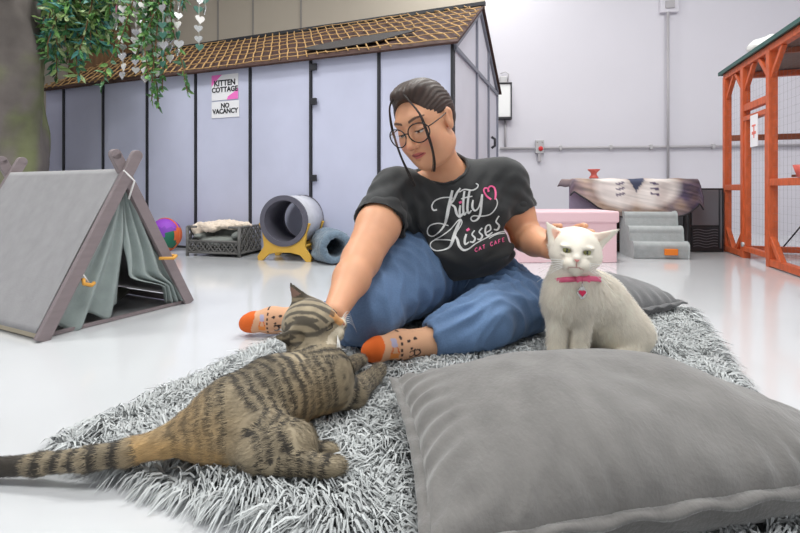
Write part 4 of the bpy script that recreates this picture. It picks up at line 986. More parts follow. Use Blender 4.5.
# neckline, lower hem
ncd = nrm(neck1-neck0); fd.cut(Rc(neck0+ncd*.035+V(-.012,-.03,0), neck0+ncd*.2, .078, .09), .006)
fd.cut(Pl((.18,1.55,.212), (.0,-.18,1.), (-.2,1.2,0), (.6,2.0,.4)), .01)
v, f = fd.mesh(); v = relax(v, f, 2); n_ = vnormals(v, f)
def drag(p, o, d, wl, amp, rad, sd):         # creases running along direction d, round o
    q = p-o; d = nrm(d); r = np.linalg.norm(q, axis=1); s2 = np.cross(d, V(0,-1,.2)); s2 = nrm(s2)
    return amp*np.exp(-(r/rad)**2)*np.sin((q@s2)/wl*6.28+fbm(p, 7, 2, sd)*3.2)
disp = fbm(v, 7, 2, 3)*.006+drag(v, Rs+V(.06,-.03,-.12), V(.5,-.2,-1), .045, .0055, .13, 1)+drag(v, Ls+V(-.05,-.05,-.10), V(-.6,-.2,-1), .05, .003, .12, 2)
disp += drag(v, V(.06,1.58,.28), V(1,0,-.45), .045, .006, .13, 4)+drag(v, V(.33,1.60,.30), V(1,0,.5), .045, .005, .11, 5)+drag(v, (Rs+hemR)/2, V(1,0,.6), .045, .0035, .09, 6)+drag(v, (Ls+hemL)/2, V(1,0,-.5), .04, .003, .08, 7)
v = v+n_*(disp*1.7)[:, None]
m_shirt = mat('black_cotton', hexc(36,37,39), rough=.75, var=.06, vscale=40, bump=.5, bscale=18, sheen=.15)
shirt = mk('t_shirt', v, f, m_shirt, t_p); SV, SF = v, f
bvh = BVHTree.FromPolygons([Vector(q) for q in SV], [tuple(q) for q in SF])
for nm, o, d, r in (('sleeve_hem', hemR, dR, .086), ('sleeve_hem', hemL, dL, .0745)):
    pass
# collar band
a = nrm(np.cross(ncd, V(0,1,.3))); b2 = np.cross(ncd, a); pts = []
for q in np.linspace(0, 2*math.pi, 48)[:-1]:
    dr_ = a*math.cos(q)+b2*math.sin(q); o_ = neck0+ncd*.055+V(-.008,-.02,0)
    hit = bvh.find_nearest(Vector(o_+dr_*.084-ncd*.015)); pts.append(tuple(np.array(hit[0])+np.array(hit[1])*.001))
MB().tube(pts, .0055, 8, closed=True).build('collar_band', m_shirt, shirt, smooth=True)
# lettering on the chest, as strokes lying on the cloth
def onshirt(u, w):
    px, py = 410+u/5.327, 170+w/5.327; d = nrm(V((px-CX)/F, 1, (HY-py)/F)); h = bvh.ray_cast(Vector((0,0,HC)), Vector(d))
    return (np.array(h[0]), np.array(h[1])) if h[0] is not None else None
def catmull(pts, n=10):
    pts = [np.array(p, float) for p in pts]; out = []
    if len(pts) == 2: return [pts[0]*(1-t)+pts[1]*t for t in np.linspace(0,1,8)]
    for i in range(len(pts)-1):
        p0, p1, p2, p3 = pts[max(i-1,0)], pts[i], pts[i+1], pts[min(i+2,len(pts)-1)]
        for t_ in np.linspace(0, 1, n, endpoint=(i == len(pts)-2)):
            out.append(.5*((2*p1)+(-p0+p2)*t_+(2*p0-5*p1+4*p2-p3)*t_**2+(-p0+3*p1-3*p2+p3)*t_**3))
    return out
def strokes(name, lst, m, lift=.0012):
    vs, fs = [], []
    for pts in lst:
        c = catmull([p if len(p) == 3 else (*p, 4.) for p in pts]); prev = None
        for i, q in enumerate(c):
            a_ = c[max(i-1, 0)]; b_ = c[min(i+1, len(c)-1)]; d = b_[:2]-a_[:2]; d = d/(np.linalg.norm(d)+1e-9); nn = np.array([-d[1], d[0]])*q[2]
            l_, r_ = onshirt(*(q[:2]+nn)), onshirt(*(q[:2]-nn))
            if l_ is None or r_ is None: prev = None; continue
            k = len(vs); vs += [l_[0]+l_[1]*lift, r_[0]+r_[1]*lift]
            if prev is not None: fs.append((prev, prev+1, k+1, k))
            prev = k
    return mk(name, vs, fs, m, shirt)
m_prw = mat('white_print', hexc(214,214,214), rough=.6, var=.12, vscale=60); m_prp = mat('pink_shirt_print', hexc(236,96,150), rough=.6)
strokes('lettering', [
 [(142,212,4),(124,214,4),(116,192,3.5),(130,166,3.5),(165,150,3.5),(205,146,3),(228,150,3)],
 [(226,108,6),(216,150,8),(205,200,9),(196,250,8),(184,290,6),(160,325,4),(124,352,3),(98,345,3),(92,320,3),(108,295,3),(150,284,3),(205,296,3)],
 [(268,96,4),(250,122,6),(232,160,6),(218,182,4),(238,198,6),(248,232,7),(264,250,5),(284,236,3)],
 [(268,188,5),(264,218,6),(268,242,5),(284,228,3)],[(290,112,5),(284,160,6),(284,215,6),(290,238,5),(302,222,3)],[(272,154,3),(300,146,3.5),(332,140,3)],[(318,108,5),(310,150,6),(306,205,6),(312,230,5),(328,214,3)],
 [(262,118,3),(290,104,3.5),(330,108,4),(356,96,3.5),(362,80,3),(350,72,3)],
 [(336,160,4),(332,196,6),(344,216,5),(362,204,4),(376,170,5),(384,130,5)],[(384,130,5),(380,180,6),(374,235,6),(358,264,5),(336,272,4),(324,258,3.5),(338,244,3),(380,246,3),(425,236,3),(454,206,3),(464,176,3),(458,152,3)],
 [(270,262,5),(250,310,8),(232,360,9),(216,404,6),(186,424,3.5),(140,430,3),(112,412,3),(112,388,3),(140,372,3),(200,372,3),(232,380,3)],
 [(130,372,3),(170,350,3),(214,318,3),(250,276,3),(268,262,3),(276,280,3),(262,310,3),(236,348,4)],
 [(236,348,5),(252,372,7),(262,404,7),(284,426,6),(312,420,4),(350,392,3),(410,360,3),(470,334,3),(512,326,3)],
 [(300,342,5),(292,372,6),(294,396,5),(314,384,3)],[(344,322,3.5),(330,344,4),(346,364,5),(336,384,5),(318,382,3)],[(384,308,3.5),(368,330,4),(384,350,5),(374,370,5),(358,368,3)],
 [(404,334,3),(428,318,4),(424,294,4),(406,300,4),(400,330,5),(412,350,5),(438,332,3)],[(474,244,3.5),(458,274,4),(474,296,5),(464,318,5),(446,316,3)],
 [(420,366,2.5),(460,344,2.5),(508,336,2.5)]], m_prw)
strokes('pink_heart', [[(432,158,5),(408,140,5),(394,116,4),(396,100,4),(410,98,4),(420,116,4)],[(414,118,3),(416,98,4),(430,86,4),(448,96,5),(456,124,5),(452,158,4)]], m_prp, .0018)
strokes('pink_dot', [[(262,176,6),(276,168,6)]], m_prp, .0018); strokes('pink_dot', [[(300,324,6),(316,314,7)]], m_prp, .0018)
GL = {'C': [[(.9,.15),(.5,0),(.1,.3),(.1,.7),(.5,1),(.9,.85)]], 'A': [[(.05,1),(.5,0)],[(.5,0),(.95,1)],[(.22,.65),(.78,.65)]], 'T': [[(.05,.02),(.95,.02)],[(.5,0),(.5,1)]], 'F': [[(.15,0),(.15,1)],[(.15,.02),(.85,.02)],[(.15,.5),(.7,.5)]], 'E': [[(.15,0),(.15,1)],[(.15,.02),(.85,.02)],[(.15,.5),(.7,.5)],[(.15,.98),(.85,.98)]]}
ls = []; 
for i, ch in enumerate('CAT CAFE'):
    if ch == ' ': continue
    bx, by = 344+i*20.5, 418-i*7.6
    for st in GL[ch]: ls.append([(bx+p[0]*14+p[1]*1, by+p[1]*19-p[0]*5, 2.0) for p in st])
strokes('pink_lettering', ls, m_prp, .0018)
# ---------------------------------------------------------------- jeans
fd = Field((-.42,1.20,.012), (.56,1.97,.42), .0055)
fd.add(torso[0][0], .05, .004).add(El((.18,1.70,.215),(.178,.14,.075)), .05, .0)
for pr, k in legs: fd.add(pr, k, .006)
fd.cut(Cone(ankL+nrm(ankL-V(.26,1.42,.105))*.0, nrm(ankL-V(.26,1.42,.105)), .075), .004); fd.cut(Cone(ankR, nrm(ankR-V(-.17,1.48,.085)), .075), .004)
fd.cut(Rc(ankL-V(-.02,-.01,0), ankL+V(-.05,-.025,0), .040,.040), .004)
fd.cut(Pl((0,0,.018), (0,0,1), (-.5,1.1,0), (.6,2,.03)), .004) if False else None
v, f = fd.mesh(); v = relax(v, f, 2); n_ = vnormals(v, f)
def dragj(p, o, d, wl, amp, rad, sd, up=V(0,-.3,1)):
    q = p-o; d = nrm(d); r = np.linalg.norm(q, axis=1); s2 = nrm(np.cross(d, up)); return amp*np.exp(-(r/rad)**2)*(1-np.abs(np.sin((q@s2)/wl*3.14+fbm(p, 6, 2, sd)*2.2)))*1.3
disp = fbm(v, 8, 3, 9)*.006
disp += dragj(v, V(.14,1.62,.27), V(.3,-1,-.2), .035, .009, .13, 1)+dragj(v, V(.32,1.62,.22), V(.8,-.6,.1), .035, .010, .14, 2)+dragj(v, V(.16,1.36,.11), V(1,.5,.3), .035, .009, .11, 3)
disp += dragj(v, V(.32,1.48,.15), V(1,.3,-.2), .045, .007, .12, 4)+dragj(v, V(-.06,1.42,.20), V(.2,-.6,-1), .05, .006, .15, 5)+dragj(v, V(-.12,1.42,.08), V(-1,.4,.1), .04, .007, .12, 6)
disp += dragj(v, V(.02,1.50,.30), V(1,-.3,-.1), .03, .006, .09, 11)+dragj(v, V(.40,1.52,.18), V(.7,-.7,-.2), .035, .007, .10, 12)+dragj(v, V(.22,1.38,.08), V(1,.5,.1), .028, .006, .09, 13)
v = v+n_*(disp*1.5)[:, None]; v[:, 2] = np.maximum(v[:, 2], .012)
sb = np.array(hexc(92,118,154)); dn = .5+.5*fbm(v, 5, 3, 12); foldtone = np.clip(disp/.012, -1, 1)
c = sb*(.80+.25*dn[:, None]+.16*foldtone[:, None])  # tone follows the folds: paler where raised, darker where sunk
# paler round the shins and knees
for q, r in ((V(.24,1.36,.12),.13),(V(-.06,1.36,.2),.14),(V(.40,1.50,.16),.11)): c = c*(1+.28*np.exp(-(np.linalg.norm(v-q, axis=1)/r)**2))[:, None]
m_jean = mat('blue_denim', hexc(84,118,162), rough=.85, attr='Col', var=.10, vscale=260, bump=.7, bscale=22, sheen=.1)
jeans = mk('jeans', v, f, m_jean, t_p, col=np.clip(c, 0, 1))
jb = BVHTree.FromPolygons([Vector(q) for q in v], [tuple(q) for q in f])
def seamline(pts, name='seam', r=.0022):
    o = []
    for px, py in pts:
        d = nrm(V((px-CX)/F, 1, (HY-py)/F)); h = jb.ray_cast(Vector((0,0,HC)), Vector(d))
        if h[0] is not None and (not o or (Vector(o[-1])-h[0]).length < .08): o.append(tuple(h[0]+h[1]*.001))
    if len(o) > 3: MB().tube(o, r, 6).build(name, mat('denim_seam', hexc(130,156,190), rough=.85), jeans, smooth=True)
seamline([(q[0], q[1]) for q in catmull([(430,338),(445,325),(462,312),(480,300),(492,292)], 8)]); seamline([(q[0], q[1]) for q in catmull([(476,262),(474,272),(468,282),(464,288)], 6)])
# ---------------------------------------------------------------- socks
m_sock = mat('tan_sock', hexc(214,166,132), rough=.9, attr='Col', bump=.3, bscale=500)
for prs, lo_, hi_, toe, heel, s0 in ((footR, (-.58,1.55,0), (-.26,1.69,.12), V(-.55,1.61,.045), V(-.34,1.62,.05), 1), (footL, (-.14,1.20,.02), (.15,1.42,.13), V(-.105,1.25,.068), V(.08,1.335,.07), 2)):
    fd = Field(lo_, hi_, .0028)
    for pr, k in prs: fd.add(pr, k, .001)
    if s0 == 1: fd.add(Rc(V(-.36,1.625,.048), ankR+V(.03,-.01,.0), .044, .043), .02)
    else: fd.add(Rc(V(.10,1.345,.068), V(.12,1.35,.07), .040, .039), .02)
    v, f = fd.mesh(); v = relax(v, f, 1); v[:, 2] = np.maximum(v[:, 2], .002)
    ax_d = nrm(heel-toe); s = (v-toe)@ax_d; up = V(0,0,1)-ax_d*ax_d[2]; h_ = (v-toe)@nrm(up)
    c = np.tile(np.array(hexc(216,166,132)), (len(v), 1)); og = np.array(hexc(218,100,34)); k1 = hexc(52,40,40)
    c[s < .052+.006*np.sin(h_*60)] = og
    # printed band of orange with a pale pattern, then dark motifs like little faces and letters
    w = (s > .072) & (s < .096); c[w & (np.abs(h_-.008-.016*np.sin(s*240)) < .006)] = og; c[w & (np.abs(h_-.022) < .010) & (np.abs(s-.084) < .007)] = hexc(176,170,196); c[w & (np.abs(h_+.012) < .008)] = hexc(228,140,70)
    c[(np.abs(s-.103) < .003) & (np.sin(h_*420) > -.2)] = k1
    for (a_, b_, r_) in ((.124,.024,.006),(.146,.026,.006),(.130,.004,.005),(.141,-.002,.004)): c[((s-a_)**2+((h_-b_)*1.6)**2 < r_**2)] = k1
    for (a_, b_) in ((.132,-.012),(.150,-.012)):
        q = np.sqrt((s-a_)**2+(h_-b_)**2); c[(q < .0115) & (q > .0070) & (s-a_ > -.007)] = k1
    mk('sock', v, f, m_sock, t_p, col=c)
# ================================================================ cats
m_fur = mat('cat_coat', (.5,.5,.5), rough=.75, attr='Col', sheen=.15); m_furh = mat('cat_hair', (.5,.5,.5), rough=.7, attr='Col', sheen=.1)
def earp(base, tip, side, r, thick, front):
    """pointed ear: a flattened taper plus a hollow in front"""
    nn = nrm(front); return Rc(base, tip, r, r*.12, nn, thick), Rc(base+nn*r*.46+(tip-base)*.10, tip*.72+base*.28+nn*r*.2, r*.50, r*.08, nn, thick*.9)
class Head:
    def __init__(s, O, f, u, S): s.O = np.array(O, float); s.f = nrm(f); u = np.array(u, float); s.u = nrm(u-s.f*(u@s.f)); s.s = np.cross(s.u, s.f); s.S = S; s.R = np.stack([s.s, s.f, s.u])
    def w(s, x, y, z): return s.O+s.S*(x*s.s+y*s.f+z*s.u)
    def l(s, p): return ((p-s.O)@s.R.T)/s.S
    def E(s, c, r): return El(s.w(*c), np.array(r)*s.S, s.R)
    def C(s, a, b, ra, rb): return Rc(s.w(*a), s.w(*b), ra*s.S, rb*s.S)
EX = .0205
def cat_head(fd, H, wide=1., ears=((1,.048,-.005,.042,.068,-.012,.088),(-1,.048,-.005,.042,.068,-.012,.088)), efront=((0,1,.1),(0,1,.1)), closed=False):
    fd.add(H.E((0,-.004,.010),(.052*wide,.052,.044)), .015)
    fd.add(H.E((0,.012,-.010),(.054*wide,.036,.032)), .015)            # cheeks
    fd.add(H.E((0,.030,.006),(.026,.030,.024)), .015)                 # bridge
    fd.add(H.E((.0125,.051,-.020),(.0165,.017,.0145)), .008).add(H.E((-.0125,.051,-.020),(.0165,.017,.0145)), .008)
    fd.add(H.E((0,.045,-.034),(.015,.016,.011)), .009)
    fd.add(H.C((0,.040,.012),(0,.062,-.004),.012,.0085), .008)
    for i, (s_, bx, by, bz, tx, ty, tz) in enumerate(ears):
        fr = H.s*efront[i][0]*s_+H.f*efront[i][1]+H.u*efront[i][2]
        a, c = earp(H.w(s_*bx, by, bz-.012), H.w(s_*tx, ty, tz), s_, .026*H.S, 3.2, fr); fd.add(a, .012); fd.cut(c, .004)
    for s_ in (1,-1):
        fd.cut(H.E((s_*EX,.053,.007),(.011,.010,.0065 if not closed else .004)), .006)
    if not closed:
        for s_ in (1,-1): fd.add(H.E((s_*(EX+.001),.0405,.0165),(.0135,.0105,.0045)), .005).add(H.E((s_*EX,.042,-.0015),(.012,.010,.0040)), .004)
def cat_eyes(H, par, iris, closed=False):
    mi = mat('iris', iris, rough=.15, coat=1); mp = mat('pupil', (.01,.01,.01), rough=.1, coat=1); mr = mat('eye_rim', hexc(120,90,84), rough=.5)
    for s_ in (1,-1):
        c = (s_*EX,.0415,.0078)
        b = MB(); vs = []; 
        prof = [(.0001+.0088*math.sin(q), .0088*math.cos(q)) for q in np.linspace(0, math.pi, 12)]
        M_ = Matrix((( *H.s, 0),( *H.f, 0),( *H.u, 0),(0,0,0,1))).transposed(); M_.translation = Vector(H.w(*c))
        S_ = Matrix.Scale(H.S, 4)
        b.lathe(prof, 20, M_ @ S_ @ Matrix.Rotation(-math.pi/2, 4, 'X')); e = b.build('eye', mi, par, smooth=True)
        b = MB(); b.lathe([(.0001,.0086),(.0016,.0088),(.0022,.0080),(.0001,.0075)], 14, M_ @ S_ @ Matrix.Rotation(-math.pi/2+.0, 4, 'X') @ Matrix.Scale(1.9, 4, (0,1,0)) @ Matrix.Scale(1.03,4)); b.build('pupil', mp, e, smooth=True)
def whiskers(H, par, n=6, L=.06, m=None, side=(1,-1), droop=.3):
    rr = random.Random(3)
    for s_ in side:
        mb = MB()
        for k in range(n):
            a = H.w(s_*.020, .058, -.014-.002*k); z = .25-.16*k; pts = [a+H.S*L*q*(H.s*s_*(.95)+H.f*(.25-.3*q)+H.u*(z*.8-droop*q)) for q in np.linspace(0,1,6)]
            mb.tube([tuple(p) for p in pts], [.0008*(1-.7*i/5) for i in range(6)], 4)
        o = mb.build('whiskers', m, par, smooth=True); o['kind'] = 'stuff'
m_whisk = mat('white_whisker', hexc(240,240,238), rough=.4); m_nosep = mat('pink_nose', hexc(228,150,146), rough=.4)
def nose(H, par, m):
    vs = [H.w(*q) for q in ((-.0075,.0660,-.003),(.0075,.0660,-.003),(.0045,.0700,-.008),(0,.0705,-.0125),(-.0045,.0700,-.008),(0,.0725,-.005),(0,.0640,.001))]
    mk('nose', vs, [(0,5,6),(5,1,6),(0,4,5),(4,3,5),(3,2,5),(2,1,5)], m, par, subsurf=1)
# ---------------------------------------------------------------- white cat
t = thing('cat', (.55,1.30,.03), 'white cat with pink collar sitting upright behind the large grey cushion', 'cat')
H = Head(P(575.5,251,1.245), (-.30,-.95,-.06), (.07,-.05,1), 1.18)
fd = Field((.36,1.10,.02), (.80,1.60,.46), .0034, (((.38,.56,.0026),), ((1.12,1.32,.0026),), ((.26,.45,.0026),)))
bod = [(El((.462,1.285,.200),(.062,.060,.088)),.03),(El((.447,1.268,.195),(.060,.052,.060)),.03),(Rc(P(572,285,1.275), P(574,262,1.265),.060,.054),.03),
       (El((.53,1.335,.195),(.090,.090,.078)),.05),(El((.583,1.375,.147),(.084,.10,.090)),.05),(El((.618,1.36,.103),(.086,.095,.080)),.04),
       (Rc(V(.655,1.33,.085),V(.625,1.285,.055),.058,.032),.03),(Rc(V(.625,1.285,.050),V(.575,1.245,.046),.026,.020),.015),(El((.565,1.238,.044),(.022,.032,.017)),.01),
       (Rc(V(.424,1.262,.180),V(.414,1.243,.085),.030,.0215),.008),(Rc(V(.414,1.243,.085),V(.412,1.240,.050),.0215,.019),.006),(El((.411,1.226,.044),(.023,.032,.017)),.01),
       (Rc(V(.480,1.258,.180),V(.470,1.238,.085),.032,.0225),.008),(Rc(V(.470,1.238,.085),V(.468,1.235,.050),.0225,.0195),.006),(El((.468,1.220,.044),(.023,.032,.017)),.01),
       (Rc(V(.72,1.43,.055),V(.70,1.53,.048),.026,.020),.03),(Rc(V(.70,1.53,.048),V(.60,1.56,.045),.020,.016),.01)]
for p_, k in bod: fd.add(p_, k)
cat_head(fd, H, 1.02, ears=((1,.038,-.004,.034,.086,-.014,.056),(-1,.037,-.002,.030,.066,-.002,.057)), efront=((.1,.8,-.5),(-.25,1,.1)))
v, f = fd.mesh(); v = relax(v, f, 1)
l = H.l(v); wc = np.array(hexc(246,238,224))
def wcol(p):
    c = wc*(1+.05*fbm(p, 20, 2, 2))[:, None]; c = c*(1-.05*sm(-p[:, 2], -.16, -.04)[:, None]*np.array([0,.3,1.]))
    q = H.l(p); a = np.abs(q[:, 0])
    inner = np.zeros(len(p))
    for s_, (b0, tp) in ((1, ((.038,-.004,.034),(.086,-.014,.056))), (-1, ((.037,-.002,.030),(.066,-.002,.057)))):
        b0 = V(s_*b0[0], b0[1]+.008, b0[2]); tp = V(s_*tp[0], tp[1]+.008, tp[2]); t_, d_ = seg_t(q, b0, b0*.25+tp*.75); inner = np.maximum(inner, sm(-(d_-(.014-.010*t_)), 0, .003)*(q[:, 1] > b0[1]-.010+.0*t_)*(1. if s_ < 0 else .35))
    c = c*(1-inner[:, None]*.75)+np.array(hexc(240,176,150))*inner[:, None]*.75
    m_ = ((a < .0016) & (q[:, 2] < -.010) & (q[:, 2] > -.024) & (q[:, 1] > .05)) | ((np.abs(q[:, 2]+.023+a*.12) < .0014) & (a < .016) & (q[:, 1] > .045)); c[m_] = hexc(196,150,140)
    er = np.exp(-(((a-EX)/.0115)**2+((q[:, 2]-.0075)/.0070)**2)**2)*(q[:, 1] > .03); c = c*(1-.35*er[:, None])
    return np.clip(c, 0, 1)
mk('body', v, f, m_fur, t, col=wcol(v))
def flow_w(p):
    q = H.l(p); r = np.linalg.norm(q-V(0,.01,0), axis=1); hd = sm(-r, -.085, -.06)[:, None]
    bodyf = V(.25,.15,-1.)*np.ones((len(p), 1)); hfw = (p-H.w(0,.075,-.004)); hfw /= np.linalg.norm(hfw, axis=1)[:, None]+1e-6
    return bodyf*(1-hd)+hfw*hd
def lenf(p): q = H.l(p); r = np.linalg.norm(q-V(0,.02,0), axis=1); a = .28+.72*sm(r, .045, .085); a = np.where((q[:, 2] > .012) & (np.linalg.norm(q, axis=1) < .13), .28, a); return a*(1-.5*sm(-p[:, 2], -.12, -.06))
def eyemask(H, v):
    q = H.l(v); a = np.abs(q[:, 0]); return ~(((np.hypot((a-EX)/.0100, (q[:, 2]-.0078)/.0062) < 1.0) & (q[:, 1] > .025)) | ((a < .010) & (q[:, 2] < .002) & (q[:, 2] > -.028) & (q[:, 1] > .055)))
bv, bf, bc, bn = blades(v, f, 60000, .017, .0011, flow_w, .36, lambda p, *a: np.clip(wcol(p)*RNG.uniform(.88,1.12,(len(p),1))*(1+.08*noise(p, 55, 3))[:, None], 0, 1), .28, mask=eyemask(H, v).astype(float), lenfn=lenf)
o = mk('fur', bv, bf, m_furh, t, col=bc); o['kind'] = 'stuff'; set_normals(o, bn)
cat_eyes(H, t, hexc(140,140,84)); nose(H, t, m_nosep); whiskers(H, t, 6, .06, m_whisk)
# collar and tag
m_coll = mat('pink_collar', hexc(232,104,140), rough=.6); cc = P(573,281,1.272); cn = nrm(V(-.02,.28,1)); a_ = nrm(np.cross(cn, V(0,1,0))); b_ = np.cross(cn, a_)
ring = [cc+V(.004,0,0)+a_*math.cos(q)*.0645+b_*math.sin(q)*.068 for q in np.linspace(0, 2*math.pi, 49)[:-1]]
vs = [p+s2 for p in ring for s2 in (cn*.0065, -cn*.0065)]; fs = [(2*i, 2*((i+1) % 48), 2*((i+1) % 48)+1, 2*i+1) for i in range(48)]
col_ = mk('collar', vs, fs, m_coll, t, solid=.004); col_['label'] = 'pink collar'
fr = min(ring, key=lambda p: p[1]); 
def bow(mb, c):
    for s_ in (1,-1): mb.prism([(0,-.002),(s_*.016,-.0095),(s_*.019,0),(s_*.016,.0095),(0,.002)], -.004, .003, Matrix.Translation(c))
    mb.box((c[0]-.004,c[1]-.006,c[2]-.004),(c[0]+.004,c[1]+.002,c[2]+.004)); return mb
bow(MB(), fr+V(-.004,-.006,.001)).build('bow', m_coll, col_, bevel=.001)
tg = fr+V(-.008,-.008,-.034)
b = MB(); b.tube([tuple(fr+V(-.006,-.007,-.006)), tuple(tg+V(0,0,.014))], .0016, 6).build('ring', m_silver, col_, smooth=True)
b = MB(); b.prism([(.0125*math.cos(q)*(.75+.25*abs(math.cos(2*q))), .016*math.sin(q)) for q in np.linspace(0, 2*math.pi, 25)[:-1]], -.0015, .0015, Matrix.Translation(tg)); b.build('metal_tag', m_silver, col_)
heart(MB(), tuple(tg+V(0,-.0022,0)), .0095, 0).build('heart', mat('raspberry_heart', hexc(222,40,90), rough=.3), col_)

# ---------------------------------------------------------------- tabby
t = thing('cat', (-.2,.9,.03), 'brown striped tabby cat lying on the shaggy rug with its long tail stretched out', 'cat')
H = Head(P(311,325,1.05), (.94,-.16,.16), (-.22,-.42,.88), 1.08)
rump = P(193,433,.835); mid1 = P(232,418,.865); mid2 = P(275,395,.925); sh = P(322,378,.99); nk = P(312,350,1.03)
tail = [rump+V(-.01,0,-.0), P(168,441,.818), P(130,452,.807), P(90,459,.797), P(40,464,.806), P(-14,468,.808)]
hipf = P(268,436,.84); hock = P(262,452,.795); 
class Chain:
    def __init__(s, pts, name): s.p = [np.array(q, float) for q in pts]; s.n = name
fd = Field((-.84,.68,.005), (.02,1.28,.36), .0036, (((-.33,-.10,.0026),), ((.93,1.14,.0028),), ((.12,.34,.0026),)))
tb = [(Rc(rump,mid1,.040,.067),.03),(Rc(mid1,mid2,.068,.070),.03),(Rc(mid2,sh,.070,.062),.03),(Rc(sh,nk,.056,.046),.03),(Rc(nk,H.w(0,-.02,-.01),.046,.045),.02)]
tail_r = [.034,.0245,.0205,.0185,.0165,.0150]
for i in range(5): tb.append((Rc(tail[i],tail[i+1],tail_r[i],tail_r[i+1]),.012))
# near hind leg: thigh, shank folded, foot forward along the rug
kn = P(292,447,.80); hk = P(255,457,.775); tb += [(Rc(mid1+V(-.005,-.02,-.01),kn,.058,.040),.03),(Rc(kn,hk,.034,.024),.025),(Rc(P(262,460,.77),P(322,466,.765),.021,.017),.012),(El(P(331,466,.765),(.024,.018,.016)),.01)]
for q in range(3): tb.append((El(P(335,463,.765)+V(.005,-.010+.011*q,-.003),(.010,.007,.008)),.004))
# far hind foot
tb += [(Rc(P(262,435,.86),P(305,450,.845),.034,.020),.02),(Rc(P(300,451,.84),P(322,451,.835),.019,.016),.01),(El(P(327,451,.835),(.020,.016,.014)),.008)]
# fore legs
el1 = P(352,394,1.01); tb += [(Rc(sh+V(.0,-.02,-.01),el1,.046,.031),.02),(Rc(el1,P(374,376,1.10),.028,.020),.015),(El(P(378,371,1.125),(.020,.026,.016)),.01)]
for q in range(3): tb.append((El(P(379,369,1.135)+V(-.010+.011*q,.014,-.002),(.007,.010,.008)),.004))
el2 = P(338,372,1.09); tb += [(Rc(sh+V(.0,.04,.0),el2,.036,.026),.02),(Rc(el2,P(356,362,1.19),.024,.018),.012),(El(P(360,360,1.205),(.018,.024,.014)),.01)]
for p_, k in tb: fd.add(p_, k)
cat_head(fd, H, 1.0, ears=((1,.030,-.014,.034,.040,-.030,.082),(-1,.044,-.008,.022,.066,-.044,.038)), efront=((-.9,.6,.2),(.9,.5,.3)), closed=True)
v, f = fd.mesh(); v = relax(v, f, 1); v[:, 2] = np.maximum(v[:, 2], .008)
br, tn, dk, lt = [np.array(hexc(*c)) for c in ((152,138,114),(206,166,106),(38,33,30),(206,194,172))]
spine = [rump-V(.03,0,0), mid1, mid2, sh, nk, H.w(0,-.03,-.01)]; chains = [('tail', tail), ('spine', spine), ('leg', [mid1+V(0,-.02,0),kn,hk]), ('foot', [P(262,460,.77),P(331,466,.765)]), ('leg', [sh+V(0,-.02,0),el1,P(374,376,1.10),P(381,368,1.14)]), ('leg', [sh+V(0,.04,0),el2,P(360,360,1.2)]), ('foot', [P(262,435,.86),P(327,451,.835)])]
rad = {'tail': .022, 'spine': .066, 'leg': .036, 'foot': .02}
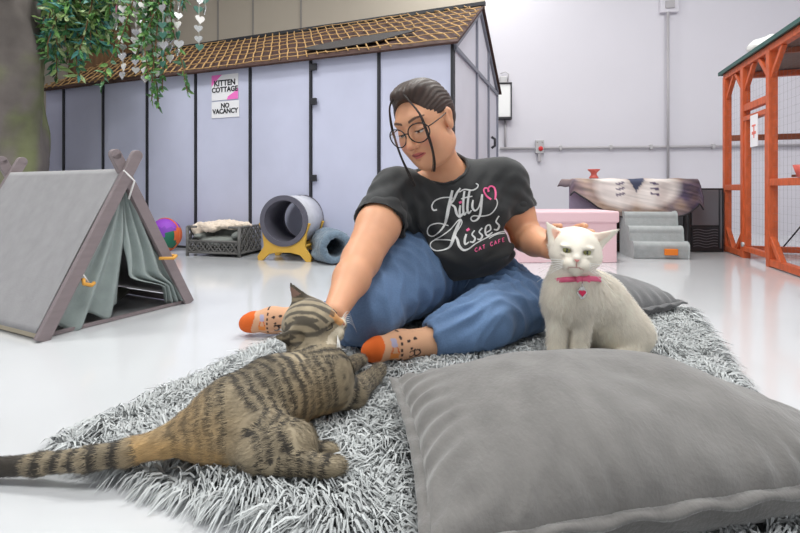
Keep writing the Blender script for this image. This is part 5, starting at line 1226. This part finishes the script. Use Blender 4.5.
def tcol(p):
    n = len(p); best = np.full(n, 9.); s_ = np.zeros(n); kind = np.zeros(n, int); tt = np.zeros(n); axd = np.zeros((n, 3))
    for ci, (nm, pts) in enumerate(chains):
        acc = 0; tot = sum(np.linalg.norm(pts[i+1]-pts[i]) for i in range(len(pts)-1))
        for i in range(len(pts)-1):
            t_, d = seg_t(p, pts[i], pts[i+1]); Ls_ = np.linalg.norm(pts[i+1]-pts[i]); dd = d/rad[nm]; w = dd < best
            best = np.where(w, dd, best); s_ = np.where(w, acc+t_*Ls_, s_); kind = np.where(w, ci, kind); tt = np.where(w, (acc+t_*Ls_)/tot, tt); acc += Ls_
    nz1 = fbm(p, 16, 3, 4); nz2 = fbm(p, 70, 2, 6)
    c = br*(1+.28*nz2[:, None])
    isT = kind == 0; isS = kind == 1
    # warm tan on the belly, rump and inner thigh
    bel = sm(-p[:, 2], -.085, -.05)*isS+isS*sm(-s_, -.10, -.03)*.6+(kind == 2)*.0+isT*sm(-tt, -.35, -.1)*.8
    for q, r in ((P(300,405,.93),.055),(P(205,442,.80),.05)): bel = np.maximum(bel, .9*np.exp(-(np.linalg.norm(p-q, axis=1)/r)**2))
    c = c*(1-np.clip(bel, 0, 1)[:, None]*.7)+tn*(1+.2*nz2[:, None])*np.clip(bel, 0, 1)[:, None]*.7
    ph = np.where(isT, s_*6.2832/.034, np.where(isS, s_*6.2832/.0195, s_*6.2832/.020))
    st = np.sin(ph+nz1*np.where(isT, .9, 3.0)+np.where(isS, fbm(p, 5, 2, 8)*3, 0)); thr = np.where(isT, -.05, .12)
    st = sm(st+nz2*.45, thr-.12, thr+.25)*np.where(isS, 1-.55*np.clip(bel, 0, 1), 1)
    st = np.where(isT, np.maximum(st*sm(tt, .12, .3), sm(tt, .80, .84)), st)
    dz = p[:, 2]-np.interp(p[:, 0], [q[0] for q in spine], [q[2] for q in spine]); bkd = isS*sm(dz, .02, .065)*sm(p[:, 1], .80, .93)
    st = np.maximum(st, bkd*.35)
    l = H.l(p); hm = (np.linalg.norm(l-V(0,.005,0), axis=1) < .068) | ((np.abs(l[:, 0]) < .09) & (l[:, 2] > .03) & (np.linalg.norm(l, axis=1) < .12))
    a = np.abs(l[:, 0]); hs_ = np.maximum(sm(np.sin(a*330+1.2+nz1*1.2), .1, .6)*(l[:, 2] > .018)*(l[:, 1] > -.04), sm(np.sin(l[:, 2]*300+l[:, 1]*110+nz1*1.5), .15, .7)*(a > .026)*(l[:, 1] < .045))
    hs_ = np.maximum(hs_, np.exp(-((a-.024)/.014)**2-((l[:, 2]-.008)/.0028)**2)*(l[:, 1] > .02))
    st = np.where(hm, hs_*.85, st)
    mz = hm & (l[:, 1] > .044) & (l[:, 2] < -.004); c[mz] = lt*(1+.1*nz2[mz, None]); st = np.where(mz, .0, st)
    brg = hm & (a < .010) & (l[:, 1] > .05) & (l[:, 2] > -.004); c[brg] = np.array(hexc(196,140,84))
    mo = hm & (l[:, 1] > .045) & ((np.abs(l[:, 2]+.0225+a*.1) < .0018) & (a < .018)); st = np.where(mo, 1, st)
    ei = hm & (l[:, 2] > .055) & (l[:, 0] < .0365) & (l[:, 0] > .0); c[ei] = np.array(hexc(150,118,104)); st = np.where(ei, .15, st)
    st = np.clip(st, 0, 1)[:, None]; c = c*(1-st*.93)+dk*st*.93
    return np.clip(c, .005, 1)
mk('body', v, f, m_fur, t, col=tcol(v))
def flow_t(p):
    n = len(p); best = np.full(n, 9.); out = np.zeros((n, 3))
    for nm, pts in chains:
        sgn = 1 if nm in ('tail','leg','foot') else -1
        for i in range(len(pts)-1):
            t_, d = seg_t(p, pts[i], pts[i+1]); w = d/rad[nm] < best; best = np.where(w, d/rad[nm], best); out[w] = nrm(pts[i+1]-pts[i])*sgn
    q = H.l(p); hd = (np.linalg.norm(q, axis=1) < .07)[:, None]; hfw = p-H.w(0,.075,-.004); hfw /= np.linalg.norm(hfw, axis=1)[:, None]+1e-6
    return np.where(hd, hfw, out)
def lent(p): q = H.l(p); r = np.linalg.norm(q, axis=1); return np.where((q[:, 2] > .01) & (r < .12), .3, .35+.65*sm(r, .05, .085))
bv, bf, bc, bn = blades(v, f, 62000, .011, .0010, flow_t, .26, lambda p, *a: np.clip(tcol(p)*RNG.uniform(.8,1.22,(len(p),1)), 0, 1), .22, mask=eyemask(H, v).astype(float), lenfn=lent)
o = mk('fur', bv, bf, m_furh, t, col=bc); o['kind'] = 'stuff'; set_normals(o, bn)
nose(H, t, mat('brick_nose', hexc(170,96,72), rough=.45)); whiskers(H, t, 6, .07, m_whisk, droop=.8)
for s_ in (1,-1):
    pts = [tuple(H.w(s_*(.0215+.010*math.cos(q)), .0530-.006*abs(math.cos(q))-.003*math.cos(q), .0085-.0035*math.sin(q))) for q in np.linspace(0, math.pi, 9)]
    MB().tube(pts, .0012, 6).build('closed_eyelid', mat('dark_eyelid%d' % (s_+1), hexc(34,28,26), rough=.5), t, smooth=True)
LE = [42,42,30,60,56,32,32]; LCOL = [(.98,1,.97)]*7; WS = .62; EXPO = 0.14
# ================================================================ camera and light
cam = bpy.data.cameras.new('camera'); co = bpy.data.objects.new('camera', cam); C.objects.link(co); scene.camera = co
co.location = (0,0,HC); co.rotation_euler = (math.pi/2,0,0); cam.sensor_width = 36; cam.lens = F/800*36; cam.shift_y = -(266.5-HY)/800; cam.clip_start = .05
m_tube = mat('lamp_diffuser', (1,.98,.95), emit=3.0)
m_fix = mat('lamp_housing', (.8,.8,.8), rough=.5)
k = 0
for (x, y, lab) in ((-2.6,.2,'ceiling light at the left front of the room'),(.2,.2,'ceiling light right above the camera'),(3.0,.2,'ceiling light at the right front of the room'),(-2.2,2.6,'ceiling light above the tent and shed'),(.6,2.6,'ceiling light above the woman'),(3.2,3.0,'ceiling light above the orange enclosure'),(.8,4.9,'ceiling light close to the back wall')):
    t = thing('ceiling_light', (x,y,CH), lab, 'ceiling light', 'ceiling lights of the hall')
    b = MB(); b.box((x-.65,y-.2,CH-.08),(x+.65,y+.2,CH)); b.build('housing', m_fix, t)
    b = MB(); b.box((x-.6,y-.16,CH-.09),(x+.6,y+.16,CH-.082)); b.build('diffuser', m_tube, t)
    l = bpy.data.lights.new('ceiling_lamp', 'AREA'); l.shape = 'RECTANGLE'; l.size = 1.2; l.size_y = .5; l.energy = LE[k]; l.color = LCOL[k]
    o = bpy.data.objects.new('ceiling_lamp', l); C.objects.link(o); o.location = (x,y,CH-.11); k += 1
w = bpy.data.worlds.new('w'); scene.world = w; w.use_nodes = True
w.node_tree.nodes['Background'].inputs[0].default_value = (.95,.99,1,1); w.node_tree.nodes['Background'].inputs[1].default_value = WS
vs_ = scene.view_settings; vs_.view_transform = 'Standard'; vs_.look = 'None'; vs_.gamma = 1; vs_.exposure = EXPO; vs_.use_curve_mapping = False
